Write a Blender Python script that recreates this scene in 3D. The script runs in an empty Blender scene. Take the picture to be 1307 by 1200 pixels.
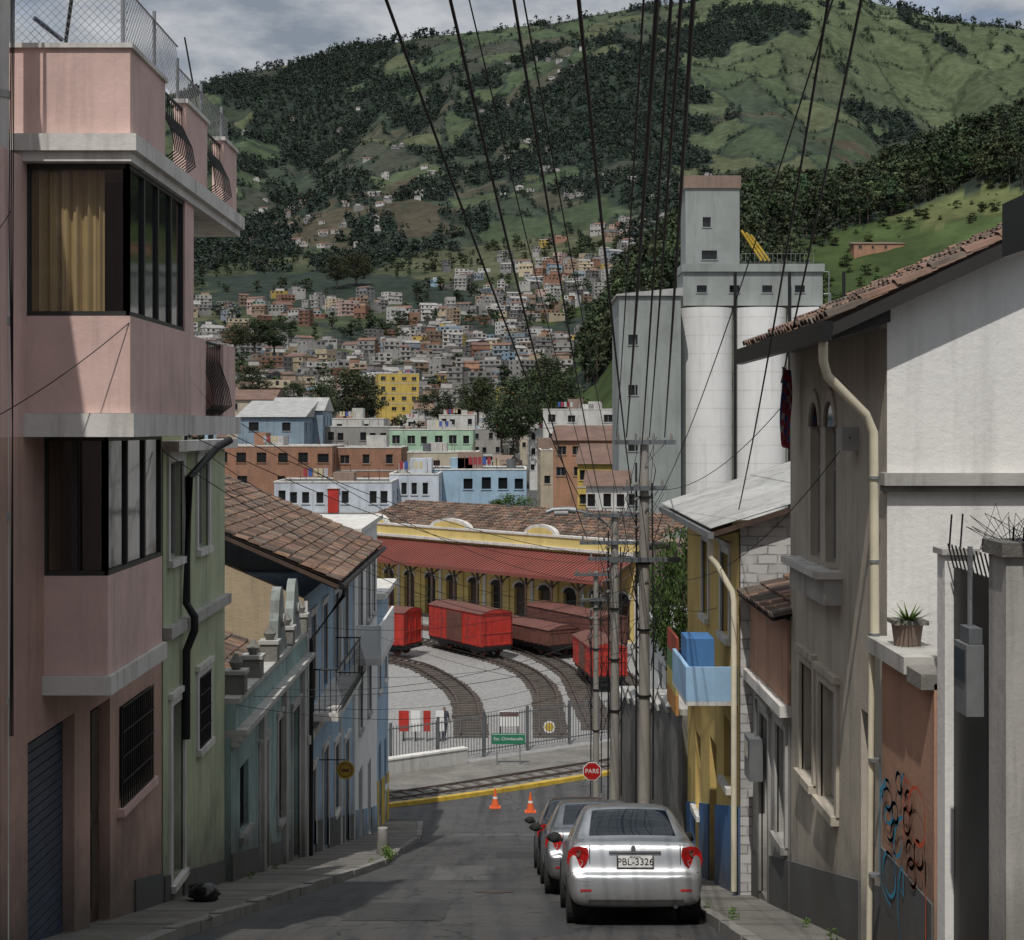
import bpy, math, random
import numpy as np
from mathutils import Vector, Matrix
random.seed(7); rng=np.random.default_rng(7)
V=Vector
F=2000.0; CX=653.5; CY=545.0
def P(px,py,Y): return V(((px-CX)*Y/F, Y, (CY-py)*Y/F))
S=bpy.context.scene
# ------------------------------------------------------------ materials
def newmat(name):
    m=bpy.data.materials.new(name); m.use_nodes=True
    nt=m.node_tree; b=nt.nodes['Principled BSDF']; return m,nt,b
def nd(nt,t,**k):
    n=nt.nodes.new(t)
    for a,v in k.items(): setattr(n,a,v)
    return n
def mixc(nt,fac,a,b,mode='MIX'):
    n=nd(nt,'ShaderNodeMix',data_type='RGBA',blend_type=mode)
    for s,val in ((n.inputs[0],fac),(n.inputs[6],a),(n.inputs[7],b)):
        if hasattr(val,'links') : nt.links.new(val,s)
        elif isinstance(val,(int,float)): s.default_value=val
        else: s.default_value=(*val[:3],1)
    return n.outputs[2]
def noise_n(nt,vec,scale,detail=6,rough=.6):
    n=nd(nt,'ShaderNodeTexNoise'); n.inputs['Scale'].default_value=scale
    n.inputs['Detail'].default_value=detail; n.inputs['Roughness'].default_value=rough
    nt.links.new(vec,n.inputs['Vector']); return n.outputs['Fac']
def ramp(nt,fac,lo,hi):
    n=nd(nt,'ShaderNodeMapRange'); n.inputs[1].default_value=lo; n.inputs[2].default_value=hi
    nt.links.new(fac,n.inputs[0]); return n.outputs[0]
def math_n(nt,op,a,b):
    n=nd(nt,'ShaderNodeMath',operation=op)
    for i,v in enumerate((a,b)):
        if hasattr(v,'links'): nt.links.new(v,n.inputs[i])
        else: n.inputs[i].default_value=v
    return n.outputs[0]
def bump(nt,b,h,strength=.3,dist=.02):
    n=nd(nt,'ShaderNodeBump'); n.inputs['Strength'].default_value=strength; n.inputs['Distance'].default_value=dist
    nt.links.new(h,n.inputs['Height']); nt.links.new(n.outputs[0],b.inputs['Normal'])
def mapped(nt,scale):
    tc=nd(nt,'ShaderNodeTexCoord'); mp=nd(nt,'ShaderNodeMapping')
    mp.inputs['Scale'].default_value=scale; nt.links.new(tc.outputs['Object'],mp.inputs[0]); return mp.outputs[0]
def plaster(name,col,stain=(.09,.085,.075),amt=.5,foot=True,rough=.85,bs=.3,patch=.25,scale=1.0):
    m,nt,b=newmat(name); tc=mapped(nt,(1,1,1))
    n1=noise_n(nt,tc,.9*scale,7,.65); c=mixc(nt,ramp(nt,n1,.35,.7),col,[x*(1-patch) for x in col])
    st=noise_n(nt,mapped(nt,(4*scale,4*scale,.35*scale)),1.0,5,.65)
    c=mixc(nt,math_n(nt,'MULTIPLY',ramp(nt,st,.5,.78),amt),c,stain)
    n3=noise_n(nt,tc,3.2*scale,8,.7)
    c=mixc(nt,math_n(nt,'MULTIPLY',ramp(nt,n3,.58,.70),amt*.8),c,[min(1,x*.55+.02) for x in col])
    if foot:
        g=nd(nt,'ShaderNodeNewGeometry'); sp=nd(nt,'ShaderNodeSeparateXYZ'); nt.links.new(g.outputs['Position'],sp.inputs[0])
        h=math_n(nt,'ADD',math_n(nt,'MULTIPLY',sp.outputs[1],.2275),math_n(nt,'ADD',sp.outputs[2],1.8))
        h=math_n(nt,'ADD',h,math_n(nt,'MULTIPLY',n1,-2.0))
        c=mixc(nt,math_n(nt,'MULTIPLY',ramp(nt,h,.5,-.8),.8),c,stain)
    nt.links.new(c,b.inputs['Base Color']); b.inputs['Roughness'].default_value=rough; b.inputs['Specular IOR Level'].default_value=.3
    bump(nt,b,n3 if scale<1 else noise_n(nt,tc,14,6,.7),bs,.02); return m
def simple(name,col,rough=.6,metal=0,var=.15,scale=3,bs=0.0):
    m,nt,b=newmat(name); tc=mapped(nt,(1,1,1)); n1=noise_n(nt,tc,scale,5,.6)
    nt.links.new(mixc(nt,ramp(nt,n1,.3,.7),col,[x*(1-var*2) for x in col]),b.inputs['Base Color'])
    b.inputs['Roughness'].default_value=rough; b.inputs['Metallic'].default_value=metal
    if bs: bump(nt,b,n1,bs,.02)
    return m
def vcol(name,rough=.85,var=.3,scale=2,bs=.2,spec=.2):
    m,nt,b=newmat(name); tc=mapped(nt,(1,1,1)); n1=noise_n(nt,tc,scale,6,.65)
    at=nd(nt,'ShaderNodeAttribute',attribute_name='Col')
    g=nd(nt,'ShaderNodeMapRange'); g.inputs[3].default_value=1-var; g.inputs[4].default_value=1+var*.3
    g.inputs[1].default_value=.3; g.inputs[2].default_value=.7; nt.links.new(n1,g.inputs[0])
    vm=nd(nt,'ShaderNodeVectorMath',operation='SCALE'); nt.links.new(at.outputs['Color'],vm.inputs[0]); nt.links.new(g.outputs[0],vm.inputs['Scale'])
    nt.links.new(vm.outputs[0],b.inputs['Base Color']); b.inputs['Roughness'].default_value=rough
    b.inputs['Specular IOR Level'].default_value=spec
    if bs: bump(nt,b,n1,bs,.03)
    return m
def glassm(name,col=(.012,.014,.016),rough=.06):
    m,nt,b=newmat(name); b.inputs['Base Color'].default_value=(*col,1); b.inputs['Roughness'].default_value=rough
    b.inputs['Specular IOR Level'].default_value=.6
    bump(nt,b,noise_n(nt,mapped(nt,(1,1,1)),1.3,2,.5),.06,.05); return m

M_pink=plaster('pink_plaster',(.70,.50,.45),amt=.35)
M_salmon=plaster('salmon_plaster',(.50,.33,.27),amt=.4)
M_white=plaster('white_plaster',(.74,.74,.73),amt=.4,foot=False,patch=.12)
M_conc=plaster('concrete_trim',(.46,.45,.42),amt=.7)
M_slab=plaster('painted_slab',(.68,.66,.62),amt=.7,foot=False)
M_pgreen=plaster('pale_green_plaster',(.47,.52,.35),amt=.5)
M_turq=plaster('weathered_turquoise',(.31,.43,.41),amt=.8,patch=.4)
M_blueg=plaster('blue_grey_plaster',(.36,.49,.62),amt=.45)
M_dgrey=plaster('dark_wainscot',(.13,.14,.15),amt=.6,patch=.4)
M_adobe=plaster('adobe',(.42,.33,.22),amt=.5,patch=.35,bs=.8)
M_beige=plaster('beige_plaster',(.52,.47,.39),amt=.5)
M_wwall=plaster('whitewash_wall',(.78,.77,.74),amt=.25,foot=False,patch=.08,bs=.45)
M_yellow=plaster('ochre_plaster',(.66,.48,.17),amt=.35)
M_blue=plaster('blue_wainscot',(.07,.19,.42),amt=.3)
M_lblue=plaster('light_blue_paint',(.33,.52,.72),amt=.15,foot=False)
M_orange=plaster('orange_plaster',(.50,.29,.20),amt=.5)
M_terra=plaster('terracotta_wall',(.25,.18,.145),amt=.6)
M_stone=plaster('stone_wall',(.23,.22,.20),amt=.7,patch=.45,bs=1)
M_dark=simple('dark_interior',(.02,.019,.018),.8)
M_black=simple('black_iron',(.015,.015,.016),.5,.3)
M_glass=glassm('window_glass')
M_glassb=glassm('window_glass_sky',(.03,.035,.04),.1)
M_frame=simple('window_frame_dark',(.03,.028,.026),.5)
M_wframe=simple('window_frame_pale',(.38,.38,.37),.6)
M_wood=simple('brown_door_wood',(.08,.05,.035),.6,0,.2,6)
M_sleep=simple('sleeper_wood',(.12,.10,.085),.9,0,.25,3)
M_shut=simple('roller_shutter_blue',(.07,.095,.14),.45,.3)
M_grey=simple('galvanised_grey',(.28,.29,.30),.5,.5)
M_pole=plaster('pole_concrete',(.29,.27,.24),amt=.7,foot=False)
M_wire=simple('cable_rubber',(.008,.008,.009),.6)
M_cream=simple('cream_drainpipe',(.72,.66,.50),.5,0,.15,2)
M_vc=vcol('painted_masonry_mix',.85,.35,.5,.0)
M_tile=vcol('clay_tile',.9,.45,4,.3)
M_leaf=vcol('foliage',.85,.25,.6,0,.1)
M_metalroof=plaster('corrugated_sheet',(.42,.42,.41),amt=.6,foot=False,patch=.35)
M_red=simple('red_wagon_paint',(.48,.032,.02),.55,0,.2,2)
M_rust=simple('rusty_brown',(.15,.055,.04),.8,0,.2,3)
M_rail=simple('rail_steel',(.13,.095,.08),.5,.5,.2,3)
M_yel=simple('yellow_paint',(.62,.42,.05),.6,0,.25,2)
M_silog=plaster('grey_render',(.29,.315,.305),amt=.5,foot=False,scale=.25)
M_silow=plaster('silo_white',(.74,.74,.73),amt=.3,foot=False,scale=.25,patch=.1)
M_awn=plaster('dark_red_sheet',(.23,.07,.055),amt=.4,foot=False,scale=.4)
M_rtile=plaster('weathered_roof_tile',(.19,.12,.095),amt=.5,foot=False,scale=.6,patch=.4)
M_sty=plaster('station_yellow',(.68,.53,.20),amt=.25,foot=False,scale=.4)
M_curt=simple('curtain_cloth',(.62,.50,.30),.9,0,.15,1.5)

# ------------------------------------------------------------ mesh builder
class MB:
    def __init__(s,off=V((0,0,0))): s.v=[];s.f=[];s.m=[];s.mats=[];s.c=[];s.off=off
    def mi(s,mat):
        if mat not in s.mats: s.mats.append(mat)
        return s.mats.index(mat)
    def face(s,pts,mat,col=(.5,.5,.5)):
        n=len(s.v)
        for p in pts: s.v.append((p[0]-s.off[0],p[1]-s.off[1],p[2]-s.off[2])); s.c.append((*col[:3],1))
        s.f.append(tuple(range(n,n+len(pts)))); s.m.append(s.mi(mat))
    def hexa(s,q,mat,col=(.5,.5,.5)):
        for i in ((0,3,2,1),(4,5,6,7),(0,1,5,4),(1,2,6,5),(2,3,7,6),(3,0,4,7)): s.face([q[k] for k in i],mat,col)
    def box(s,x0,x1,y0,y1,z0,z1,mat,col=(.5,.5,.5)):
        s.hexa([(x0,y0,z0),(x1,y0,z0),(x1,y1,z0),(x0,y1,z0),(x0,y0,z1),(x1,y0,z1),(x1,y1,z1),(x0,y1,z1)],mat,col)
    def obox(s,o,u,n,u0,u1,n0,n1,v0,v1,mat,col=(.5,.5,.5)):
        q=[o+u*a+n*b+V((0,0,c)) for c in (v0,v1) for a,b in ((u0,n0),(u1,n0),(u1,n1),(u0,n1))]
        s.hexa(q,mat,col)
    def prism(s,poly,d,mat,col=(.5,.5,.5)):
        d=V(d); a=[V(p) for p in poly]; b=[p+d for p in a]
        s.face(a[::-1],mat,col); s.face(b,mat,col)
        for i in range(len(a)): j=(i+1)%len(a); s.face([a[i],a[j],b[j],b[i]],mat,col)
    def tube(s,pts,r,mat,n=6,r2=None,col=(.5,.5,.5),cap=True):
        pts=[V(p) for p in pts]; rings=[]
        for i,p in enumerate(pts):
            d=(pts[min(i+1,len(pts)-1)]-pts[max(i-1,0)]).normalized()
            a=d.orthogonal().normalized() if abs(d.z)<.99 else V((1,0,0)); a=(a-d*a.dot(d)).normalized()
            if i and abs(d.z)<.99:
                a=prev-d*prev.dot(d); a.normalize()
            prev=a; bb=d.cross(a); rr=r if r2 is None else r+(r2-r)*i/(len(pts)-1)
            rings.append([p+(a*math.cos(t)+bb*math.sin(t))*rr for t in [2*math.pi*k/n for k in range(n)]])
        for i in range(len(rings)-1):
            for k in range(n): s.face([rings[i][k],rings[i][(k+1)%n],rings[i+1][(k+1)%n],rings[i+1][k]],mat,col)
        if cap: s.face(rings[0][::-1],mat,col); s.face(rings[-1],mat,col)
    def build(s,name,parent=None,smooth=False):
        me=bpy.data.meshes.new(name); me.from_pydata(s.v,[],s.f)
        for m in s.mats: me.materials.append(m)
        me.polygons.foreach_set('material_index',s.m)
        ca=me.color_attributes.new('Col','FLOAT_COLOR','POINT'); ca.data.foreach_set('color',np.array(s.c,dtype=np.float32).ravel())
        if smooth:
            import bmesh
            bm=bmesh.new(); bm.from_mesh(me); bmesh.ops.remove_doubles(bm,verts=bm.verts,dist=.0005)
            for f in bm.faces: f.smooth=True
            for e in bm.edges:
                if len(e.link_faces)==2 and e.calc_face_angle(0)>.9: e.smooth=False
            bm.to_mesh(me); bm.free()
        o=bpy.data.objects.new(name,me); S.collection.objects.link(o)
        if parent: o.parent=parent
        return o
class G:
    allg=[]
    def __init__(s,name,loc=(0,0,0),local=False,rot=(0,0,0)):
        s.name=name; s.loc=V(loc); s.local=local; s.parts={}; s.sm=set()
        s.e=bpy.data.objects.new(name,None); s.e.empty_display_size=.3; s.e.location=loc; s.e.rotation_euler=rot
        S.collection.objects.link(s.e); G.allg.append(s)
    def p(s,n,smooth=False):
        if n not in s.parts: s.parts[n]=MB(V((0,0,0)) if s.local else s.loc)
        if smooth: s.sm.add(n)
        return s.parts[n]
    def finish(s):
        for n,b in s.parts.items():
            if b.f: b.build(n,s.e,n in s.sm)
def text(parent,body,loc,size,mat,rot=(math.pi/2,0,0)):
    c=bpy.data.curves.new('lettering','FONT'); c.body=body; c.size=size; c.align_x='CENTER'; c.align_y='CENTER'; c.extrude=.002
    c.materials.append(mat); o=bpy.data.objects.new('lettering',c); S.collection.objects.link(o); o.parent=parent; o.location=loc; o.rotation_euler=rot
    return o
UY=V((0,1,0)); UX=V((1,0,0)); NX=V((-1,0,0)); NY=V((0,-1,0))
def wall(g,o,u,n,U,v0,v1,ops,mat,depth=.14,trim=None,fr=None,glass=None,sill=True):
    """masonry wall with real openings. ops: (u0,u1,v0,v1,kind)"""
    b=g.p('walls'); w=g.p('windows'); t=g.p('trim'); fr=fr or M_frame; glass=glass or M_glass; o=V(o)
    us=sorted(set([0,U]+[x for q in ops for x in q[:2]])); vs=sorted(set([v0,v1]+[x for q in ops for x in q[2:4]]))
    pt=lambda a,c,d=0: o+u*a+n*d+V((0,0,c))
    for i in range(len(us)-1):
        for j in range(len(vs)-1):
            a,a2,c,c2=us[i],us[i+1],vs[j],vs[j+1]; mu,mv=(a+a2)/2,(c+c2)/2
            if any(q[0]<mu<q[1] and q[2]<mv<q[3] for q in ops): continue
            b.face([pt(a,c),pt(a2,c),pt(a2,c2),pt(a,c2)],mat)
    for (a,a2,c,c2,k) in ops:
        d=-depth
        for q in ([pt(a,c),pt(a,c2),pt(a,c2,d),pt(a,c,d)],[pt(a2,c),pt(a2,c2),pt(a2,c2,d),pt(a2,c,d)],[pt(a,c),pt(a2,c),pt(a2,c,d),pt(a,c,d)],[pt(a,c2),pt(a2,c2),pt(a2,c2,d),pt(a,c2,d)]): b.face(q,mat)
        pane=[pt(a,c,d),pt(a2,c,d),pt(a2,c2,d),pt(a,c2,d)]
        W=a2-a;H=c2-c
        if k[0] in 'wg':
            w.face(pane,glass); fw=.04 if W<1.5 else .06
            for (x0,x1,y0,y1) in ((0,fw,0,H),(W-fw,W,0,H),(fw,W-fw,0,fw),(fw,W-fw,H-fw,H)): w.obox(o,u,n,a+x0,a+x1,d+.005,d+.05,c+y0,c+y1,fr)
            nm=max(1,round(W/.65))
            for i in range(1,nm): x=a+W*i/nm; w.obox(o,u,n,x-.02,x+.02,d+.004,d+.045,c+fw,c2-fw,fr)
            if H>1.4: w.obox(o,u,n,a+fw,a2-fw,d+.006,d+.042,c+H*.68,c+H*.68+.035,fr)
            if k[0]=='g':
                nb=int(W/.11)
                for i in range(nb+1): x=a+W*i/nb; w.obox(o,u,n,x-.009,x+.009,.02,.04,c,c2,M_black)
                for y in np.linspace(c,c2,5): w.obox(o,u,n,a,a2,.041,.052,y-.01,y+.01,M_black)
        elif k[0]=='d':
            w.face(pane,M_wood)
            for za,zb in ((.25,H*.45),(H*.52,H-.1)):
                w.obox(o,u,n,a+.08,a+W/2-.03,d+.003,d+.03,c+za,c+zb,M_wood); w.obox(o,u,n,a+W/2+.03,a2-.08,d+.003,d+.03,c+za,c+zb,M_wood)
        elif k[0]=='s':
            ns=int(H/.1)
            for i in range(ns): w.obox(o,u,n,a+.01,a2-.01,d-.03,d+.012,c+i*H/ns+.014,c+(i+1)*H/ns,M_shut)
            w.face(pane,M_dark)
        elif k[0]=='p':
            w.face(pane,M_wframe); w.obox(o,u,n,a+.04,a+W/2-.01,d+.004,d+.03,c+.04,c2-.04,M_conc); w.obox(o,u,n,a+W/2+.01,a2-.04,d+.004,d+.03,c+.04,c2-.04,M_conc)
        else: w.face(pane,M_dark)
        if 't' in k[1:]:
            tm=trim or M_conc; e=.12
            t.obox(o,u,n,a-e,a,-.02,.035,c,c2+e,tm); t.obox(o,u,n,a2,a2+e,-.02,.036,c,c2+e,tm); t.obox(o,u,n,a-e-.05,a2+e+.05,-.02,.07,c2+e+.001,c2+e+.08,tm); t.obox(o,u,n,a,a2,-.02,.033,c2,c2+e,tm)
        if k[0] in 'wgp' and sill: t.obox(o,u,n,a-.1,a2+.1,-.03,.09,c-.1,c-.001,trim or M_conc)
def zr(y):
    y=np.asarray(y,dtype=float)
    lin=-1.8-.2275*y; t=np.clip(y-52,0,14.7); ease=-1.8-.2275*52-.2275*t+.2275*t*t/29.4
    return np.where(y<52,lin,ease)
z=lambda y,d=0: float(zr(y))+d
def wains(g,X,sg,y0,y1,ops,mat,h=1.0,th=.03):
    bl=sorted([(y0+q[0],y0+q[1]) for q in ops if q[2]<z(y0+(q[0]+q[1])/2)+h+.1]); cur=y0+.01; segs=[]
    for a,c in bl: segs.append((cur,a)); cur=c
    segs.append((cur,y1))
    for a,c in segs:
        if c-a>.03: g.p('wainscot').prism([(X-sg*.02,a,z(a)-.6),(X-sg*.02,c,z(c)-.6),(X-sg*.02,c,z(c)+h),(X-sg*.02,a,z(a)+h)],(sg*(th+.02),0,0),mat)
def tiles(b,o,a,s,L,W,per=.21,course=.36,mat=None,cols=((.19,.12,.09),(.15,.10,.08),(.22,.145,.11),(.11,.085,.07),(.17,.14,.115),(.24,.15,.10))):
    mat=mat or M_tile; o=V(o);a=V(a).normalized();s=V(s).normalized();nn=a.cross(s)
    if nn.z<0: nn=-nn
    b.face([o,o+a*L,o+a*L+s*W,o+s*W],mat,(.05,.035,.03))
    nc=int(L/per); nr=int(W/course)
    for i in range(nc):
        wob=random.uniform(-.015,.015)
        for j in range(nr+1):
            c=random.choice(cols); k=random.uniform(.6,1.25); c=[x*k for x in c]
            l0=j*course; l1=min(W,l0+course+.05); h0=.05+wob; h1=.02+wob
            if l0>=W: continue
            jx=random.uniform(-.015,.015); lo=[];hi=[]
            for q in range(5):
                t=math.pi*q/4; x=(i+.5)*per-math.cos(t)*per*.44; zz=math.sin(t)*per*.33
                lo.append(o+a*(x+jx)+s*(l0+random.uniform(0,.012))+nn*(zz+h0)); hi.append(o+a*(x+jx)+s*l1+nn*(zz*.85+h1))
            for q in range(4): b.face([lo[q],lo[q+1],hi[q+1],hi[q]],mat,c)
            b.face(lo,mat,[x*.4 for x in c])
def corrug(b,o,a,s,L,W,mat,per=.12,amp=.02,overlaps=1.8):
    o=V(o);a=V(a).normalized();s=V(s).normalized();nn=a.cross(s)
    if nn.z<0: nn=-nn
    N=max(8,int(L/per)*4); nsh=max(1,int(W/overlaps))
    for j in range(nsh):
        l0=W*j/nsh; l1=W*(j+1)/nsh+.06
        for i in range(N):
            x0=L*i/N;x1=L*(i+1)/N; z0=math.sin(x0/per*6.283)*amp; z1=math.sin(x1/per*6.283)*amp; lift=.02
            b.face([o+a*x0+s*l0+nn*(z0+lift),o+a*x1+s*l0+nn*(z1+lift),o+a*x1+s*l1+nn*z1,o+a*x0+s*l1+nn*z0],mat)
def rail(b,o,u,L,h,mat=None,sp=.11,r=.009,belly=None):
    mat=mat or M_black; o=V(o); n=int(L/sp)
    b.tube([o+V((0,0,h)),o+u*L+V((0,0,h))],.02,mat); b.tube([o+V((0,0,.06)),o+u*L+V((0,0,.06))],.014,mat)
    for i in range(n+1):
        p=o+u*(L*i/n)
        if belly is None: b.tube([p,p+V((0,0,h))],r,mat,4)
        else: b.tube([p,p+belly*.16+V((0,0,.12)),p+belly*.12+V((0,0,.35)),p+V((0,0,h*.75)),p+V((0,0,h))],r,mat,4)

# ------------------------------------------------------------ terrain
def vnoise(x,y,seed=0):
    xi=np.floor(x).astype(np.int64); yi=np.floor(y).astype(np.int64); fx=x-xi; fy=y-yi
    def h(a,b):
        n=(a*374761393+b*668265263+seed*1442695041)&0x7fffffff; n=((n^(n>>13))*1274126177)&0x7fffffff
        return ((n^(n>>16))&0xffff)/65535.0
    fx=fx*fx*(3-2*fx); fy=fy*fy*(3-2*fy)
    return (h(xi,yi)*(1-fx)+h(xi+1,yi)*fx)*(1-fy)+(h(xi,yi+1)*(1-fx)+h(xi+1,yi+1)*fx)*fy
def fbm(x,y,seed=0,o=5):
    r=0;a=.5;t=0
    for i in range(o): r=r+a*vnoise(x,y,seed+i*17); t+=a; a*=.5; x=x*2.03+11.3; y=y*2.03+5.1
    return r/t
def hsh(a,b,seed=0):
    a=a.astype(np.int64);b=b.astype(np.int64)
    n=(a*374761393+b*668265263+seed*1442695041)&0x7fffffff; n=((n^(n>>13))*1274126177)&0x7fffffff
    return ((n^(n>>16))&0xffff)/65535.0
def ss(a,b,x): t=np.clip((x-a)/(b-a),0,1); return t*t*(3-2*t)
YT=[66,170,300,450,600,800,1000,1300,1700]
ZL=[-15.4,-15.4,-10,0,8,24,50,104,188]
ZM=[-15.4,-15.4,-12,-7,4,20,46,104,195]
ZR_=[-15.4,-15.4,-13,-8,5,22,50,120,222]
RPX=[-400,0,200,290,350,450,560,640,700,760,830,890,940,1000,1060,1120,1200,1307,1500,2000]
RPY=[190,160,125,100,88,62,45,38,30,18,8,0,-22,-38,-22,5,24,40,60,120]
HPX=[600,650,700,760,790,850,900,950,1050,1130,1200,1307,1500,2200]
HPY=[560,545,490,440,375,320,285,262,262,240,215,175,130,90]
def H(x,y):
    x=np.asarray(x,dtype=float); y=np.asarray(y,dtype=float)
    yy=np.maximum(y,80); px=CX+F*x/yy
    a=np.interp(y,YT,ZL);b=np.interp(y,YT,ZM);c=np.interp(y,YT,ZR_)
    zz=np.where(px<600,a+(b-a)*np.clip((px-300)/300,0,1),b+(c-b)*np.clip((px-600)/213,0,1))
    t=np.clip((y-1700)/1500,0,1); ridge=(CY-np.interp(px,RPX,RPY))/F*3200
    g=fbm(x/520,y/750,3)-.5; g2=np.abs(fbm(x/300,y/1100,9)-.5)
    zz=zz+(ridge-zz)*(t**.95)+(g*190-g2*260+20)*np.sin(np.pi*np.clip(t,0,1))+ (fbm(x/60,y/60,5)-.5)*10*ss(1500,1900,y)
    zz=np.where(y>3200,zz-(y-3200)*.25,zz)
    zt=(CY-np.interp(px,HPX,HPY))/F*820
    prof=ss(330,820,y)*(1-.75*ss(860,1350,y))
    h2=-18+(zt+18)*prof+(fbm(x/50,y/50,21)-.5)*14*prof
    zz=np.maximum(zz,h2)
    zz=zz+(fbm(x/40,y/40,31)-.5)*5*ss(300,600,y)*(y<1700)
    return np.where(y<66.7,zr(y)-.14,zz)
def forest_mask(x,y):
    yy=np.maximum(y,80); px=CX+F*x/yy
    f=fbm(x/190,y/300,41); f2=fbm(x/55,y/80,43)
    m=(f*.62+f2*.38)
    thr=np.where(y>1650,np.interp(px,[250,400,560,700,850,950,1100,1300],[.515,.52,.54,.545,.555,.59,.61,.57]),.57)
    thr=thr+.05*ss(2600,3100,y)*(px>700)-.035*((px>560)&(px<880)&(y>1800)&(y<2400))
    hill=(px>740)&(y>430)&(y<1400)
    thr=np.where(hill,np.interp(y,[430,600,700],[.64,.57,.25])+.08*((px>1020)&(y<680)),thr)
    thr=np.where((~hill)&(y<1650)&(y>1300)&(px<560),.50,thr)
    return m>thr
def fields(X_,Y_):
    wx=X_+(fbm(X_/150,Y_/150,51)-.5)*130; wy=Y_+(fbm(X_/150,Y_/150,52)-.5)*170
    rot=.35; fx=(wx*math.cos(rot)+wy*math.sin(rot)*.5)/85; fy=(-wx*math.sin(rot)+wy*math.cos(rot)*.6)/58
    return hsh(np.floor(fx),np.floor(fy),3), np.minimum(np.minimum(fx%1,1-fx%1),np.minimum(fy%1,1-fy%1))
u1=np.linspace(-.26,.40,430); u0=np.linspace(-1.6,-.262,40); u2=np.linspace(.402,1.8,40); uu=np.concatenate([u0,u1,u2])
yy=np.concatenate([np.linspace(-60,0,10),np.linspace(4,70,34),np.linspace(75,300,30),np.linspace(308,1300,125),np.linspace(1310,3300,240),np.linspace(3350,6000,8)])
YY,UU=np.meshgrid(yy,uu,indexing='ij'); XX=UU*(YY+np.where(YY<200,(200-YY)*.6,0)); 
ZZ=H(XX,YY)
nr,nc=YY.shape
verts=np.stack([XX,YY,ZZ],-1).reshape(-1,3)
idx=np.arange(nr*nc).reshape(nr,nc); q=np.stack([idx[:-1,:-1],idx[:-1,1:],idx[1:,1:],idx[1:,:-1]],-1).reshape(-1,4)
me=bpy.data.meshes.new('terrain'); me.vertices.add(len(verts)); me.vertices.foreach_set('co',verts.ravel())
me.loops.add(q.size); me.loops.foreach_set('vertex_index',q.ravel()); me.polygons.add(len(q)); me.polygons.foreach_set('loop_start',np.arange(0,q.size,4)); me.update(calc_edges=True); me.validate()
me.polygons.foreach_set('use_smooth',[True]*len(me.polygons))
X_,Y_=XX,YY
cid,edge=fields(X_,Y_)
pal=np.array([(.056,.076,.044),(.070,.090,.050),(.048,.064,.044),(.072,.072,.052),(.060,.084,.046),(.088,.102,.056),(.052,.058,.044),(.044,.058,.040)])  # field greens, slightly bluish: distance haze is put into the colour
col=pal[(cid*7.99).astype(int)]
n1=fbm(X_/22,Y_/30,61)[...,None]; n0=fbm(X_/300,Y_/300,62)[...,None]; n2=fbm(X_/90,Y_/110,63)[...,None]
col=col*(.65+.7*n1)*(.75+.5*n2)
hedge=(edge<.055)[...,None]; col=np.where(hedge,np.array([.034,.048,.036])*(.8+.5*n1),col)
PX=CX+F*X_/np.maximum(Y_,80)
lit_grass=(ss(780,950,PX)*ss(2200,2700,Y_))[...,None]; col=col*(1-lit_grass)+lit_grass*np.array([.088,.112,.060])*(.65+.6*n1)*(.8+.35*cid[...,None])*np.where(hedge,.65,1)  # brighter grass towards the right ridge, its sunlight put into the colour
scrub=((Y_>1250)&(Y_<2200)&(fbm(X_/120,Y_/160,66)>.53))[...,None]; col=np.where(scrub,np.array([.076,.068,.048])*(.6+.7*n1),col)
near=(Y_<1700)[...,None]&(PX<780)[...,None]; col=np.where(near,np.array([.058,.072,.040])*(.5+.9*n1)+np.array([.03,.022,.014])*(n0>.5),col)
hill=((PX>690)&(Y_>300)&(Y_<1400))[...,None]; col=np.where(hill,np.array([.056,.082,.030])*(.45+1.0*n1)*(.6+.8*n2)+np.array([.05,.035,.02])*(n2>.62),col)
fm=forest_mask(X_,Y_)[...,None]; col=np.where(fm,np.array([.030,.042,.033])*(.8+.4*n1),col)  # forest ground colour carries a bluish haze tint
low=(Y_<300)[...,None]; col=np.where(low,np.array([.14,.125,.10])*(.6+.7*n1),col)
ca=me.color_attributes.new('Col','FLOAT_COLOR','POINT'); ca.data.foreach_set('color',np.concatenate([col.reshape(-1,3),np.ones((nr*nc,1))],1).astype(np.float32).ravel())
me.materials.append(vcol('terrain_cover',.95,.45,.08,.0,.1)); o=bpy.data.objects.new('terrain',me); S.collection.objects.link(o)

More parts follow.
